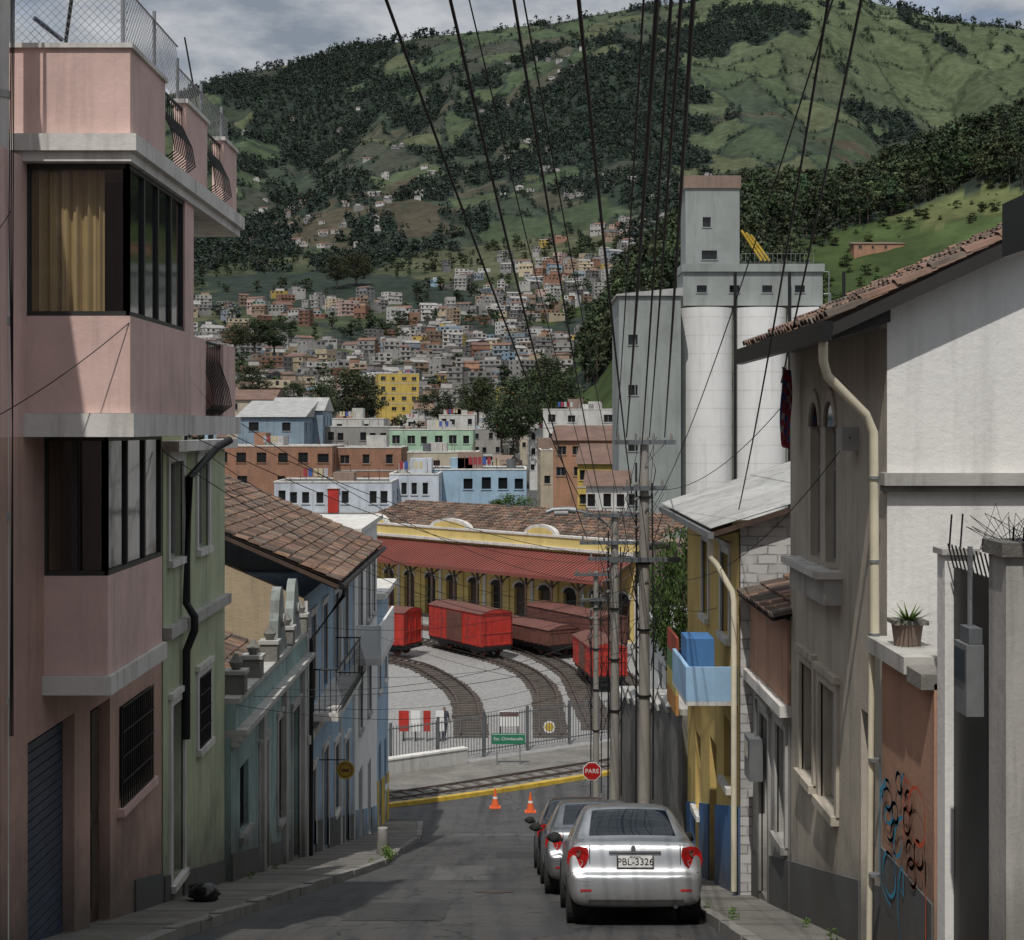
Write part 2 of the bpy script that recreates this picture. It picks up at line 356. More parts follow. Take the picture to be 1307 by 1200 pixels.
# ------------------------------------------------------------ vegetation
def proto(seed,clumps,leaves,ls,rx=.3,z0=.3,z1=1.0,cr=.13,limbs=True):
    r=np.random.default_rng(seed); vs=[];fs=[];cs=[]
    def tri(a,b,c,col): n=len(vs); vs.extend([a,b,c]); fs.append((n,n+1,n+2)); cs.extend([col]*3)
    def limb(p,q,ra,rb):
        d=q-p; a=np.cross(d,[0.3,1,.1]); a/=np.linalg.norm(a)+1e-9; b=np.cross(d,a); b/=np.linalg.norm(b)+1e-9
        for k in range(4):
            t0=math.pi/2*k;t1=t0+math.pi/2; A=p+(a*math.cos(t0)+b*math.sin(t0))*ra;B=p+(a*math.cos(t1)+b*math.sin(t1))*ra;C=q+(a*math.cos(t1)+b*math.sin(t1))*rb;D=q+(a*math.cos(t0)+b*math.sin(t0))*rb
            tri(A,B,C,(-1,)*3);tri(A,C,D,(-1,)*3)
    if limbs: limb(np.array([0,0,0.]),np.array([.01,.0,.75]),.022,.008)
    for k in range(clumps):
        zz=z0+(z1-z0)*r.random(); w=math.sin(math.pi*min(.97,max(.05,(zz-z0)/(z1-z0))))**.6
        a=r.random()*6.283; rr=rx*w*math.sqrt(r.random()); c=np.array([math.cos(a)*rr,math.sin(a)*rr,zz*(1-cr*.5)])
        if k%3==0 and limbs: limb(np.array([0,0,zz*.6]),c,.007,.003)
        sh=r.uniform(.65,1.35); s=cr*r.uniform(.6,1.3)
        for l in range(leaves):
            d=r.normal(size=3); d/=np.linalg.norm(d); p=c+d*s*r.random()**.4*np.array([1,1,.8]); t=r.normal(size=3);t/=np.linalg.norm(t); t2=np.cross(t,r.normal(size=3));t2/=np.linalg.norm(t2)+1e-9
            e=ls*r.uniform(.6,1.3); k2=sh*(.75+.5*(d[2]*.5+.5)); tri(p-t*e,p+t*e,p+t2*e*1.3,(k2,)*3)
    return np.array(vs),np.array(fs),np.array(cs)
def scatter(name,protos,pts,hs,tints,mat=None,bark=(.10,.085,.07),wid=None):
    VV=[];FF=[];CC=[];off=0; n=len(pts)
    which=rng.integers(0,len(protos),n); ang=rng.random(n)*6.283
    for k,(v,f,c) in enumerate(protos):
        id_=np.where(which==k)[0]
        if len(id_)==0: continue
        ca_,sa=np.cos(ang[id_])[:,None],np.sin(ang[id_])[:,None]; h=hs[id_][:,None]; w=h if wid is None else h*wid[id_][:,None]
        x=(v[None,:,0]*ca_-v[None,:,1]*sa)*w+pts[id_,0][:,None]; y=(v[None,:,0]*sa+v[None,:,1]*ca_)*w+pts[id_,1][:,None]; zz=v[None,:,2]*h+pts[id_,2][:,None]
        VV.append(np.stack([x,y,zz],-1).reshape(-1,3)); m=len(v)
        FF.append((f[None]+ (np.arange(len(id_))*m)[:,None,None]).reshape(-1,3)+off); off+=m*len(id_)
        leaf=c[None]*tints[id_][:,None,:]; CC.append(np.where(c[None]<0,np.array(bark),leaf).reshape(-1,3))
    v=np.concatenate(VV);f=np.concatenate(FF);c=np.concatenate(CC)
    me=bpy.data.meshes.new(name); me.vertices.add(len(v)); me.vertices.foreach_set('co',v.astype(np.float32).ravel()); me.loops.add(f.size); me.loops.foreach_set('vertex_index',f.astype(np.int32).ravel())
    me.polygons.add(len(f)); me.polygons.foreach_set('loop_start',np.arange(0,f.size,3,dtype=np.int32)); me.update(calc_edges=True)
    ca=me.color_attributes.new('Col','FLOAT_COLOR','POINT'); ca.data.foreach_set('color',np.concatenate([c,np.ones((len(c),1))],1).astype(np.float32).ravel())
    me.materials.append(mat or M_leaf); o=bpy.data.objects.new(name,me); S.collection.objects.link(o); return o
def tint(n,base,var=.3): return np.array(base)[None]*(1+var*(rng.random((n,1))*2-1))*(1+.12*(rng.random((n,3))*2-1))
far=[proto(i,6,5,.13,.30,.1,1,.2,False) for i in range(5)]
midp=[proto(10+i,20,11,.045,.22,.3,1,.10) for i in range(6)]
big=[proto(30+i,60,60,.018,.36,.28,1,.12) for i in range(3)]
def sample(n,pxr,yr,fn):
    y=np.sqrt(rng.random(n)*(yr[1]**2-yr[0]**2)+yr[0]**2); px=rng.uniform(*pxr,n); x=(px-CX)/F*y; k=fn(x,y,px); return x[k],y[k]
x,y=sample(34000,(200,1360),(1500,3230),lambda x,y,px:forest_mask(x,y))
scatter('mountain_forest',far,np.stack([x,y,H(x,y)-1],-1),rng.uniform(8,16,len(x)),tint(len(x),(.043,.059,.047),.25)); print('forest',len(x))  # leaf tint lightened and blued, distance haze put into the colour
x,y=sample(42000,(200,1360),(1500,3230),lambda x,y,px:(~forest_mask(x,y))&(fields(x,y)[1]<.045)&(fbm(x/90,y/90,77)>.44))
scatter('hedgerow_trees',far,np.stack([x,y,H(x,y)-1],-1),rng.uniform(4,9,len(x)),tint(len(x),(.042,.058,.042),.25)); print('hedge',len(x))
px=np.concatenate([rng.normal(c,w,n) for c,w,n in ((540,25,30),(460,30,20),(345,30,20),(1165,25,30),(1290,20,14),(700,30,10))]); y=rng.uniform(3170,3215,len(px)); x=(px-CX)/F*y
scatter('ridge_trees',far,np.stack([x,y,H(x,y)-1],-1),rng.uniform(12,24,len(x)),tint(len(x),(.034,.046,.036),.2))
x,y=sample(3600,(745,1380),(560,900),lambda x,y,px:forest_mask(x,y))
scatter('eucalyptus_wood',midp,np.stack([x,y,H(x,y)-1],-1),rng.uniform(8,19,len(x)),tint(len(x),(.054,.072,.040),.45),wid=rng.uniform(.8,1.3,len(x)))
x,y=sample(1100,(690,1380),(380,720),lambda x,y,px:(fbm(x/40,y/40,78)>.47))
scatter('hillside_shrubs',midp,np.stack([x,y,H(x,y)-1],-1),rng.uniform(1.5,6,len(x)),tint(len(x),(.055,.08,.032),.35),wid=np.full(len(x),1.9))
x,y=sample(800,(240,840),(330,1700),lambda x,y,px:(fbm(x/60,y/60,79)>.50))
scatter('town_trees',midp,np.stack([x,y,H(x,y)-1],-1),rng.uniform(6,14,len(x)),tint(len(x),(.045,.064,.032),.3),wid=rng.uniform(1.2,2.0,len(x)))
def grove(name,lst,base=(.052,.068,.036)):
    for (px,top,bot,Y,w) in lst:
        h=(bot-top)*Y/F; p=P(px,bot,Y)
        scatter(name,[random.choice(big)],np.array([[p.x,p.y,p.z-.5]]),np.array([h+.5]),tint(1,base,.25),wid=np.array([w]))
grove('broadleaf_tree',[(322,466,512,330,1.4),(440,466,545,300,1.5),(412,490,545,290,1.1),(470,488,540,310,1.2),(325,405,450,620,1.9),(300,412,450,600,1.6),(350,408,450,640,1.5),(455,320,368,1400,1.2),(430,326,368,1380,1.2),(660,480,575,300,1.2),(690,470,560,340,1.2),(720,480,550,380,1.1),(640,500,575,310,1.0),(610,480,540,420,1.4),(560,495,545,380,1.4),(700,455,500,420,1.5),(375,488,520,350,1.4)])
grove('broadleaf_tree',[(656,628,676,150,1.5)],(.075,.12,.035))
grove('broadleaf_tree',[(872,655,900,36,.42),(852,690,860,38,.5)],(.06,.115,.03))

# ------------------------------------------------------------ distant town
b=MB()
wallc=[(.44,.42,.40),(.52,.50,.47),(.34,.33,.32),(.26,.25,.24),(.60,.59,.56),(.38,.28,.21),(.30,.165,.115),(.50,.42,.30),(.30,.35,.39),(.24,.235,.23),(.50,.48,.45),(.60,.43,.13),(.42,.24,.17),(.27,.38,.48),(.34,.42,.35),(.52,.38,.34)]
wt=[9,9,8,7,8,6,8,6,4,6,8,2.2,2.5,2,1.5,2]
roofc=[(.22,.21,.20),(.28,.27,.26),(.16,.155,.15),(.19,.125,.10),(.32,.31,.30),(.17,.13,.11)]
def house(b,x,y,zz_,w,d,h,ang,c):
    ca_,sa=math.cos(ang),math.sin(ang); u=V((ca_,sa,0)); n=V((-sa,ca_,0)); o=V((x,y,zz_))
    rc=random.choice(roofc)
    b.obox(o,u,n,-w/2,w/2,-d/2,d/2,-6,h,M_vc,c)
    b.obox(o,u,n,-w/2+.3,w/2-.3,-d/2+.3,d/2-.3,h+.001,h+.15,M_vc,rc)
    if random.random()<.4:
        s=random.choice((-1,1)); b.obox(o,n,u,-d/2-.02,d/2+.02,s*w/2-.03,s*w/2+.03,-6,h-.1,M_vc,random.choice([(.28,.17,.125),(.22,.21,.20)]))
    r=random.random()
    if r<.25:
        hh=w*.16; A=o+u*(-w/2-.3)+V((0,0,h+.16));B=o+u*(w/2+.3)+V((0,0,h+.16)); R=V((0,0,hh)); rc2=random.choice([(.21,.12,.09),(.17,.11,.09),(.33,.32,.31)])
        b.face([A-n*(d/2+.3),B-n*(d/2+.3),B+R,A+R],M_vc,rc2); b.face([A+n*(d/2+.3),B+n*(d/2+.3),B+R,A+R],M_vc,rc2); b.face([A-n*d/2,A+n*d/2,A+R],M_vc,c); b.face([B-n*d/2,B+n*d/2,B+R],M_vc,c)
    elif r<.65:
        a=random.uniform(-w*.2,w*.2); b.obox(o,u,n,a-w*.25,a+w*.25,-d*.1,d*.45,h+.1,h+2.6,M_vc,random.choice(wallc[:7])); b.obox(o,u,n,a-w*.28,a+w*.28,-d*.14,d*.48,h+2.61,h+2.75,M_vc,rc)
    fl=max(1,int(h/2.8)); nw=max(2,int(w/3.0))
    for f in range(fl):
        if random.random()<.12: continue
        hw=random.choice([.6,.8,.9,1.1])
        for k in range(nw):
            if random.random()<.2: continue
            a=-w/2+w*(k+.5)/nw+random.uniform(-.3,.3); zz=h-(f+1)*2.8+.9
            b.obox(o,u,n,a-hw,a+hw,-d/2-.04,-d/2+.05,zz,zz+random.choice([1.2,1.3,1.6]),M_vc,random.choice([(.03,.035,.04),(.06,.065,.07),(.04,.035,.03)]))
        for sgn in (-1,1):
            for k in range(max(1,int(d/4))):
                a=-d/2+d*(k+.5)/max(1,int(d/4)); zz=h-(f+1)*2.8+.9
                b.obox(o,n,u,a-.7,a+.7,(sgn*w/2)-.04,(sgn*w/2)+.04,zz,zz+1.2,M_vc,(.04,.045,.05))
        if f: b.obox(o,u,n,-w/2-.05,w/2+.05,-d/2-.35,-d/2+.1,h-f*2.8-.1,h-f*2.8+.12,M_vc,[x*.8 for x in c])
Y=430.
cnt=0
while Y<1720:
    px=235+random.uniform(0,15)
    while px<850:
        lim=np.interp(px,[235,300,480,560,700,790,850],[1230,1260,1330,1430,1580,1690,1720]); x=(px-CX)/F*Y
        w=random.uniform(6,15)
        dens=.80 if Y>560 else .6
        if Y>lim-160: dens=.55
        if px>690 and Y<np.interp(px,[690,800],[760,1200]): dens=0
        if Y<lim+random.uniform(-60,60) and random.random()<dens and fbm(np.array(x/60),np.array(Y/60),79)<.57:
            yj=Y+random.uniform(-7,7); zz=float(H(x,yj)); h=random.choice([3,5.6,5.6,8.4,8.4,11.2])*random.uniform(.9,1.05); kk=random.uniform(.6,1.12)
            house(b,x,yj,zz,w,random.uniform(7,11),h,random.choice([-.3,.15,.3,.6,-.6])+random.uniform(-.12,.12),[q*kk for q in random.choices(wallc,wt)[0]]); cnt+=1
        px+=(w+random.uniform(.5,7))*F/Y
    Y+=random.uniform(15,21)
for i in range(230):
    px=random.choice([random.uniform(280,760),random.uniform(420,1050)]); Y=random.uniform(1750,2750) if i%4 else random.uniform(1700,1900); x=(px-CX)/F*Y
    if fbm(np.array(x/200),np.array(Y/200),90)<.48: continue
    house(b,x,Y,float(H(x,Y)),random.uniform(7,12),7,random.choice([3,3,5.5]),random.uniform(-.3,.3),[q*.9 for q in random.choice(wallc[:5])]); cnt+=1
b.build('hillside_town')
print('houses',cnt)

# ------------------------------------------------------------ road, pavements
def asphalt(name='asphalt',k=1.0):
    m,nt,b=newmat(name); tc=mapped(nt,(1,1,1)); n1=noise_n(nt,tc,.5,8,.7); n2=noise_n(nt,tc,40,4,.7)
    c=mixc(nt,ramp(nt,n1,.38,.62),[.040*k,.040*k,.043*k],[.072*k,.071*k,.068*k]); c=mixc(nt,ramp(nt,n2,.4,.75),c,(.09*k,.088*k,.085*k))
    st=noise_n(nt,mapped(nt,(2.2,.12,.12)),1,5,.6); c=mixc(nt,math_n(nt,'MULTIPLY',ramp(nt,st,.48,.66),.7),c,(.024,.024,.026))
    vo=nd(nt,'ShaderNodeTexVoronoi',feature='DISTANCE_TO_EDGE'); vo.inputs['Scale'].default_value=.55
    wv=nd(nt,'ShaderNodeVectorMath',operation='ADD'); nn=nd(nt,'ShaderNodeTexNoise'); nn.inputs['Scale'].default_value=1.5; nt.links.new(tc,nn.inputs['Vector']); nt.links.new(tc,wv.inputs[0]); nt.links.new(nn.outputs['Color'],wv.inputs[1]); nt.links.new(wv.outputs[0],vo.inputs['Vector'])
    c=mixc(nt,math_n(nt,'MULTIPLY',ramp(nt,vo.outputs[0],.018,.004),.8),c,(.012,.012,.012))
    nt.links.new(c,b.inputs['Base Color']); b.inputs['Roughness'].default_value=.8; bump(nt,b,n2,.5,.01); return m
M_asph=asphalt(); M_asph2=asphalt('asphalt_patch',.65); M_asph3=asphalt('asphalt_old',1.5); M_pave=plaster('pavement_concrete',(.21,.20,.18),amt=.7,foot=False,patch=.45,bs=.6); M_kerb=plaster('kerb_concrete',(.28,.27,.25),amt=.6,foot=False,patch=.3)
M_gravel=simple('ballast_gravel',(.30,.295,.285),.95,0,.2,5,1.0)
def line(x): return 62.4+(x+4.8)*.709
b=MB()
ys=list(np.arange(-30,60.1,2))
for i in range(len(ys)-1): y0,y1=ys[i],ys[i+1]; b.face([(-5,y0,z(y0)),(3.8,y0,z(y0)),(3.8,y1,z(y1)),(-5,y1,z(y1))],M_asph)
xs=np.arange(-10,22.1,1.0)
for i in range(len(xs)-1):
    x0,x1=xs[i],xs[i+1]; l0,l1=line(x0),line(x1)
    for k in range(8):
        f0,f1=k/8,(k+1)/8
        ya,yb=60+(l0-60)*f0,60+(l1-60)*f0; yc,yd=60+(l1-60)*f1,60+(l0-60)*f1
        if l0>60.2: b.face([(x0,ya,z(ya)),(x1,yb,z(yb)),(x1,yc,z(yc)),(x0,yd,z(yd))],M_asph)
b.build('road')
b=MB()
for (x0,x1,y0,y1,m) in ((-2.2,-.9,20.5,23.6,M_asph2),(-.4,1.1,38,41.5,M_asph2),(-2.0,1.8,53.5,55.0,M_asph3),(-1.6,-.4,29,34,M_asph3),(-3.2,-1.5,45,48,M_asph2)):
    N=6
    for i in range(N):
        a,c=y0+(y1-y0)*i/N,y0+(y1-y0)*(i+1)/N; j0,j1=.05*math.sin(a*7),.05*math.sin(c*7); b.face([(x0+j0,a,z(a,.005)),(x1+j0*.6,a,z(a,.005)),(x1+j1*.6,c,z(c,.005)),(x0+j1,c,z(c,.005))],m)
b.build('road_patches')
b=MB(); c0=V((-.3,26,z(26,.008))); b.face([c0+V((.33*math.cos(t),.33*math.sin(t),-.2275*.33*math.sin(t))) for t in [2*math.pi*k/20 for k in range(20)]],M_rail); b.build('manhole_cover')
kl=lambda y: float(np.interp(y,[-30,18,26,34,50,60],[-3.85,-3.85,-3.3,-2.75,-2.9,-3.4])); kr=lambda y: 2.5 if y<44 else 2.5+(y-44)*.02
bl=MB(); br=MB()
ys=list(np.arange(-30,58.1,1))
for i in range(len(ys)-1):
    y0,y1=ys[i],ys[i+1]; a0,a1=kl(y0),kl(y1); g=.012
    for bb,s0,s1,X in ((bl,a0,a1,-5.4),(br,kr(y0),kr(y1),4.2)):
        sg=-1 if X<0 else 1; k0,k1=s0+sg*.16,s1+sg*.16
        bb.face([(X,y0,z(y0,.13)),(k0,y0,z(y0,.13)),(k1,y1,z(y1,.13)),(X,y1,z(y1,.13))],M_pave)
        e0=random.uniform(-.015,.01); e1=random.uniform(-.02,.02)
        q=[(s0+e1,y0+g,z(y0,-.1)),(k0,y0+g,z(y0,-.1)),(k1,y1-g,z(y1,-.1)),(s1+e1,y1-g,z(y1,-.1)),(s0+e1,y0+g,z(y0,.145+e0)),(k0,y0+g,z(y0,.145+e0)),(k1,y1-g,z(y1,.145+e0)),(s1+e1,y1-g,z(y1,.145+e0))]
        bb.hexa(q,M_kerb)
        if i%2==0:
            e=random.uniform(.3,.7); bb.prism([(min(X,k0),y0+e,z(y0+e,.1)),(max(X,k0),y0+e,z(y0+e,.1)),(max(X,k0),y0+e,z(y0+e,.134)),(min(X,k0),y0+e,z(y0+e,.134))],(0,.012,0),M_dgrey)
bl.face([(-5,58,z(58,.13)),(kl(58),58,z(58,.13)),(kl(58),58,z(58,-.3)),(-5,58,z(58,-.3))],M_kerb)
bl.build('pavement'); br.build('pavement')
d2=V((1,.709,0)).normalized(); n2v=V((-d2.y,d2.x,0)); A2=V((-12,line(-12),0))
b=MB()
L=32
for i in range(16):
    a0,a1=L*i/16,L*(i+1)/16
    for k in range(5):
        m0,m1=5.35*k/5,5.35*(k+1)/5
        q=[A2+d2*a0+n2v*m0,A2+d2*a1+n2v*m0,A2+d2*a1+n2v*m1,A2+d2*a0+n2v*m1]; b.face([(p.x,p.y,float(zr(p.y))+.10) for p in q],M_pave)
for i in range(34):
    p0=A2+d2*(i*.95); p1=A2+d2*(i*.95+.93); 
    q=[(p.x,p.y,float(zr(p.y))+zz) for zz in (-.1,.16) for p in (p0-n2v*.02,p1-n2v*.02,p1+n2v*.28,p0+n2v*.28)]; b.hexa(q,M_yel)
b.build('yellow_kerb_strip')
b=MB()
for off in (.95,2.02):
    pts=[]
    for i in range(30):
        p=A2+d2*i*1.1+n2v*off; pts.append((p.x,p.y,float(zr(p.y))+.17))
    b.tube(pts,.055,M_rail,4)
for i in range(46):
    p=A2+d2*i*.7+n2v*.65; b.obox(V((p.x,p.y,float(zr(p.y)))),d2,n2v,0,.22,0,1.65,.09,.13,M_sleep)
b.build('street_railway_track')
b=MB()
for i in range(12):
    x0=-22+i*4;x1=x0+4; f=lambda x: line(x)+6.3
    b.face([(x0,f(x0),-15.27),(x1,f(x1),-15.27),(x1,150,-15.27),(x0,150,-15.27)],M_gravel)
b.build('gravel_yard')
def track(pts,name='railway_track'):
    b=MB(); P_=[V((x,y,-15.27)) for x,y in pts]; fine=[]
    for i in range(len(P_)-1):
        p0=P_[max(i-1,0)];p1=P_[i];p2=P_[i+1];p3=P_[min(i+2,len(P_)-1)]
        for k in range(10):
            t=k/10; fine.append(.5*((2*p1)+(p2-p0)*t+(2*p0-5*p1+4*p2-p3)*t*t+(3*p1-p0-3*p2+p3)*t**3))
    fine.append(P_[-1])
    for sg in (-1,1):
        q=[]
        for i,p in enumerate(fine):
            dd=(fine[min(i+1,len(fine)-1)]-fine[max(i-1,0)]).normalized(); q.append(p+V((-dd.y,dd.x,0))*sg*.53+V((0,0,.2)))
        b.tube(q,.06,M_rail,4)
    acc=0
    for i in range(len(fine)-1):
        seg=(fine[i+1]-fine[i]); L=seg.length; dd=seg.normalized(); nn=V((-dd.y,dd.x,0))
        while acc<L: w=random.uniform(.82,.92); b.obox(fine[i]+dd*acc,dd,nn,-.10,.10,-w,w,.0,.10,M_sleep); acc+=.72
        acc-=L
    b.build(name)
track([(-2.0,77),(-2.2,81.6),(-2.8,88.7),(-4.5,95.6),(-7,101),(-14,108)])
track([(1.9,77),(1.95,83.4),(1.9,90),(1.04,96.5),(-.9,102),(-5,109),(-10,115)])
track([(4.4,79),(4.1,87.4),(3.7,95.6),(2.4,102),(.3,108),(-4,114)])
track([(7.5,82),(7.2,90),(6.3,98),(4.5,105),(1.5,112)])

# ------------------------------------------------------------ LEFT: pink apartment building
g=G('pink_apartment_building',(-4.9,18.5,-6)); W=g.p('walls'); T=g.p('trim'); R=g.p('railings')
WX=-4.9
po=[(.85,2.55,-5.65,-3.2,'s'),(3.2,4.1,-6.0,-3.3,'d'),(4.55,6.25,-4.75,-3.5,'g')]
wall(g,(WX,15.0,0),UY,UX,6.9,-7.4,-.1,po,M_salmon,trim=M_pink)
wall(g,(WX,15.0,0),UY,UX,6.9,-.1,2.7,[(4.4,6.2,.3,2.3,'w')],M_pink)
wains(g,WX,1,20.3,21.9,[],M_dgrey,.55)
W.face([(WX,21.9,-8),(-12,21.9,-8),(-12,21.9,2.8),(WX,21.9,2.8)],M_pink)
bx=-3.85; y0=15.8; y1=18.95
W.box(WX-.2,bx,y0,y1,.14,1.12,M_pink); W.box(bx-.12,bx,y1,19.7,.14,1.1,M_pink); W.box(bx-.12,bx,20.9,21.8,.14,1.1,M_pink); W.box(WX,bx-.121,21.7,21.8,.14,1.1,M_pink)
def slab(x1,ya,yb,z0,z1): T.box(WX-.3,x1,ya,yb,z0,z1,M_slab)
slab(bx+.06,y0-.1,21.9,-.1,.137); slab(bx+.04,y0-.12,21.95,2.66,2.76); T.box(WX-.3,bx+.1,y0-.17,21.98,2.761,2.93,M_slab)
wg=g.p('windows')
def glazed(xa,ya,xb,yb,v0,v1,n,mat=M_glass,fr=M_frame,nrm=None):
    a=V((xa,ya,0));bb=V((xb,yb,0));u=(bb-a).normalized();L=(bb-a).length;nn=nrm
    wg.face([a+V((0,0,v0)),bb+V((0,0,v0)),bb+V((0,0,v1)),a+V((0,0,v1))],mat)
    for i in range(n+1): x=L*i/n; wg.obox(a,u,nn,x-.03,x+.03,-.03,.03,v0,v1,fr)
    for vv in (v0,v1-.05): wg.obox(a,u,nn,0,L,-.028,.034,vv,vv+.05,fr)
mt,nt_,bs_=newmat('tinted_glass'); tr=nd(nt_,'ShaderNodeBsdfTransparent'); gl=nd(nt_,'ShaderNodeBsdfGlossy'); tr.inputs[0].default_value=(.78,.76,.70,1); gl.inputs['Roughness'].default_value=.03; ms=nd(nt_,'ShaderNodeMixShader'); ms.inputs[0].default_value=.10
nt_.links.new(tr.outputs[0],ms.inputs[1]); nt_.links.new(gl.outputs[0],ms.inputs[2]); nt_.links.new(ms.outputs[0],nt_.nodes['Material Output'].inputs[0]); M_tint=mt
glazed(WX,y0+.06,bx-.05,y0+.06,1.12,2.66,1,M_tint,nrm=V((0,-1,0)))
glazed(bx-.05,y0+.06,bx-.05,18.45,1.12,2.66,4,M_glass,nrm=UX)
W.box(bx-.25,bx,18.45,18.95,1.12,2.66,M_pink)
wg.box(WX-1,bx-.3,17.0,17.05,1.12,2.66,M_dark)
cu=g.p('curtains',True)
def curtain(x0,x1,yy_,z0,z1):
    N=int((x1-x0)/.012); f=lambda t: .035*math.sin(t*50)+.02*math.sin(t*113+1)
    for i in range(N):
        a=x0+(x1-x0)*i/N; c=x0+(x1-x0)*(i+1)/N
        cu.face([(a,yy_+f(a),z0),(c,yy_+f(c),z0),(c,yy_+f(c),z1),(a,yy_+f(a),z1)],M_curt)
curtain(WX-.05,WX+.75,y0+.17,1.13,2.6); 
for a,c in ((y0,17.4),(18.5,19.8),(20.9,21.9)): W.box(bx-.15,bx,a,c,2.93,3.82,M_pink); T.box(bx-.18,bx+.03,a-.03,c+.03,3.82,3.87,M_slab)
W.box(WX-.3,bx-.151,y0,y0+.15,2.93,3.82,M_pink); T.box(WX-.3,bx-.181,y0-.03,y0+.18,3.82,3.868,M_slab)
for a,c in ((17.4,18.5),(19.8,20.9)): rail(R,(bx-.05,a,2.95),UY,c-a,.8,belly=UX)
rail(R,(bx-.05,19.7,.16),UY,1.2,.92,belly=UX)
lx=-4.23; la=16.4; lb=18.95
W.box(WX-.1,lx,la,lb,-2.6,-1.56,M_pink); T.box(WX-.1,lx+.05,la-.06,lb+.05,-2.8,-2.603,M_slab)
glazed(WX,la+.05,lx-.04,la+.05,-1.56,-.1,2,M_tint,nrm=V((0,-1,0))); glazed(lx-.04,la+.05,lx-.04,lb,-1.56,-.1,3,M_glass,nrm=UX)
wg.box(WX,lx-.1,lb-.1,lb-.05,-1.56,-.1,M_dark); wg.box(WX-.1,lx-.15,la+.6,la+.65,-1.56,-.1,M_dark)
W.box(-12,WX-.35,15.2,21.85,-8,2.8,M_pink)
ch=g.p('roof_fence')
def chain(p,u,L,h):
    p=V(p); sp=.085
    for i in range(int((L+h)/sp)):
        s=i*sp
        for sg in (0,1):
            a0=max(0,s-h); a1=min(L,s)
            if a1<=a0: continue
            z0=s-a0; z1=s-a1
            if sg: z0,z1=h-z0,h-z1
            ch.tube([p+u*a0+V((0,0,z0)),p+u*a1+V((0,0,z1))],.0028,M_grey,3,cap=False)
    for a in np.arange(0,L+.01,1.4): ch.tube([p+u*a,p+u*a+V((0,0,h+.1))],.02,M_grey)
    ch.tube([p+V((0,0,h)),p+u*L+V((0,0,h))],.01,M_grey)
chain((WX-.2,y0+.1,3.87),UX,1.2,1.1); chain((bx-.1,y0+.1,3.87),UY,2.6,.62); chain((bx-.1,y0+2.7,3.75),UY,3.3,.5)
ch.tube([(bx-.2,20.5,3.8),(bx-.35,20.1,5.0)],.012,M_black); ch.tube([(-4.55,15.95,3.87),(-4.45,15.95,4.6)],.02,M_black); ch.tube([(-4.85,15.9,4.15),(-4.65,16.2,4.0)],.025,M_shut)
g=G('neighbouring_pink_house',(-6,5,-3)); wall(g,(-5.02,-12,0),UY,UX,27.15,-9,4.9,[(20,21.5,.6,2.0,'w'),(16,17.5,.6,2,'w'),(20,21.5,-4,-2,'w')],M_pink)
g.p('walls').box(-12,-5.4,-12,15.1,-9,4.9,M_pink)
pp=g.p('drainpipe',True); pp.tube([(-4.98,15.25,5),(-4.98,15.25,-5.6)],.085,M_slab,12)
for zz in (3.2,1,-.9,-2.7): pp.tube([(-4.98,15.25,zz),(-4.98,15.25,zz+.07)],.1,M_conc,12)
for k in range(3): g.p('cables').tube([(-4.86+.01*k,15.25,5),(-4.88+.02*k,15.2,2),(-4.86,15.25,0),(-4.87+.015*k,15.2,-3)],.006,M_wire,4)
g.p('base').box(-5.2,-4.93,14.9,15.4,-6.5,-2.35,M_stone)

def cap(g,X,sg,ya,v0,v1,mat): g.p('walls').box(min(X-sg*.36,X-sg*.003),max(X-sg*.36,X-sg*.003),ya,ya+.15,v0,v1,mat)
g=G('pale_green_house',(-4.9,24.2,-7)); ops=[(.35,1.25,-1.9,-.5,'wt'),(2.35,3.2,-1.9,-.55,'wt'),(.5,1.3,-6.55,-4.0,'pt'),(2.4,3.3,-5.0,-3.9,'gt')]
wall(g,(-4.88,21.92,0),UY,UX,4.7,-8.5,-.25,ops,M_pgreen,trim=M_slab,fr=M_wframe); cap(g,-4.88,1,21.93,-8,-.3,M_pgreen)
g.p('trim').box(-4.9,-4.76,21.93,26.6,-2.98,-2.82,M_conc); g.p('trim').box(-4.9,-4.66,21.93,26.65,-.35,-.2,M_slab)
g.p('walls').box(-12,-5.24,21.95,26.62,-9,-.26,M_pgreen); wains(g,-4.88,1,21.93,26.6,ops,M_dgrey,.5)
pp=g.p('drainpipe',True); pp.tube([(-4.35,24.2,-.2),(-4.5,24.0,-.3),(-4.78,23.2,-.75),(-4.8,23.1,-2.6),(-4.68,23.1,-2.8),(-4.68,23.1,-3.0),(-4.8,23.1,-3.3),(-4.8,23.1,-4.6)],.06,M_black,10)
g=G('weathered_turquoise_house',(-4.75,31,-8)); ops=[(.9,1.8,-7.2,-6.0,'w'),(3.0,4.0,-8.6,-6.1,'pt'),(5.3,6.4,-8.1,-6.0,'wt'),(7.4,8.5,-9.6,-6.2,'dt')]
wall(g,(-4.78,26.64,0),UY,UX,9.3,-11,-5.25,ops,M_turq,trim=M_conc); cap(g,-4.78,1,26.65,-11,-5.3,M_turq)
t=g.p('trim')
for k,(dx,za,zb) in enumerate(((.12,-5.45,-5.352),(.2,-5.35,-5.252),(.28,-5.25,-5.16))): t.box(-4.9,-4.78+dx,26.66,35.9,za,zb,M_conc)
t.box(-4.9,-4.70,26.66,35.9,-5.158,-4.72,M_turq); t.box(-4.92,-4.64,26.66,35.92,-4.718,-4.62,M_conc)
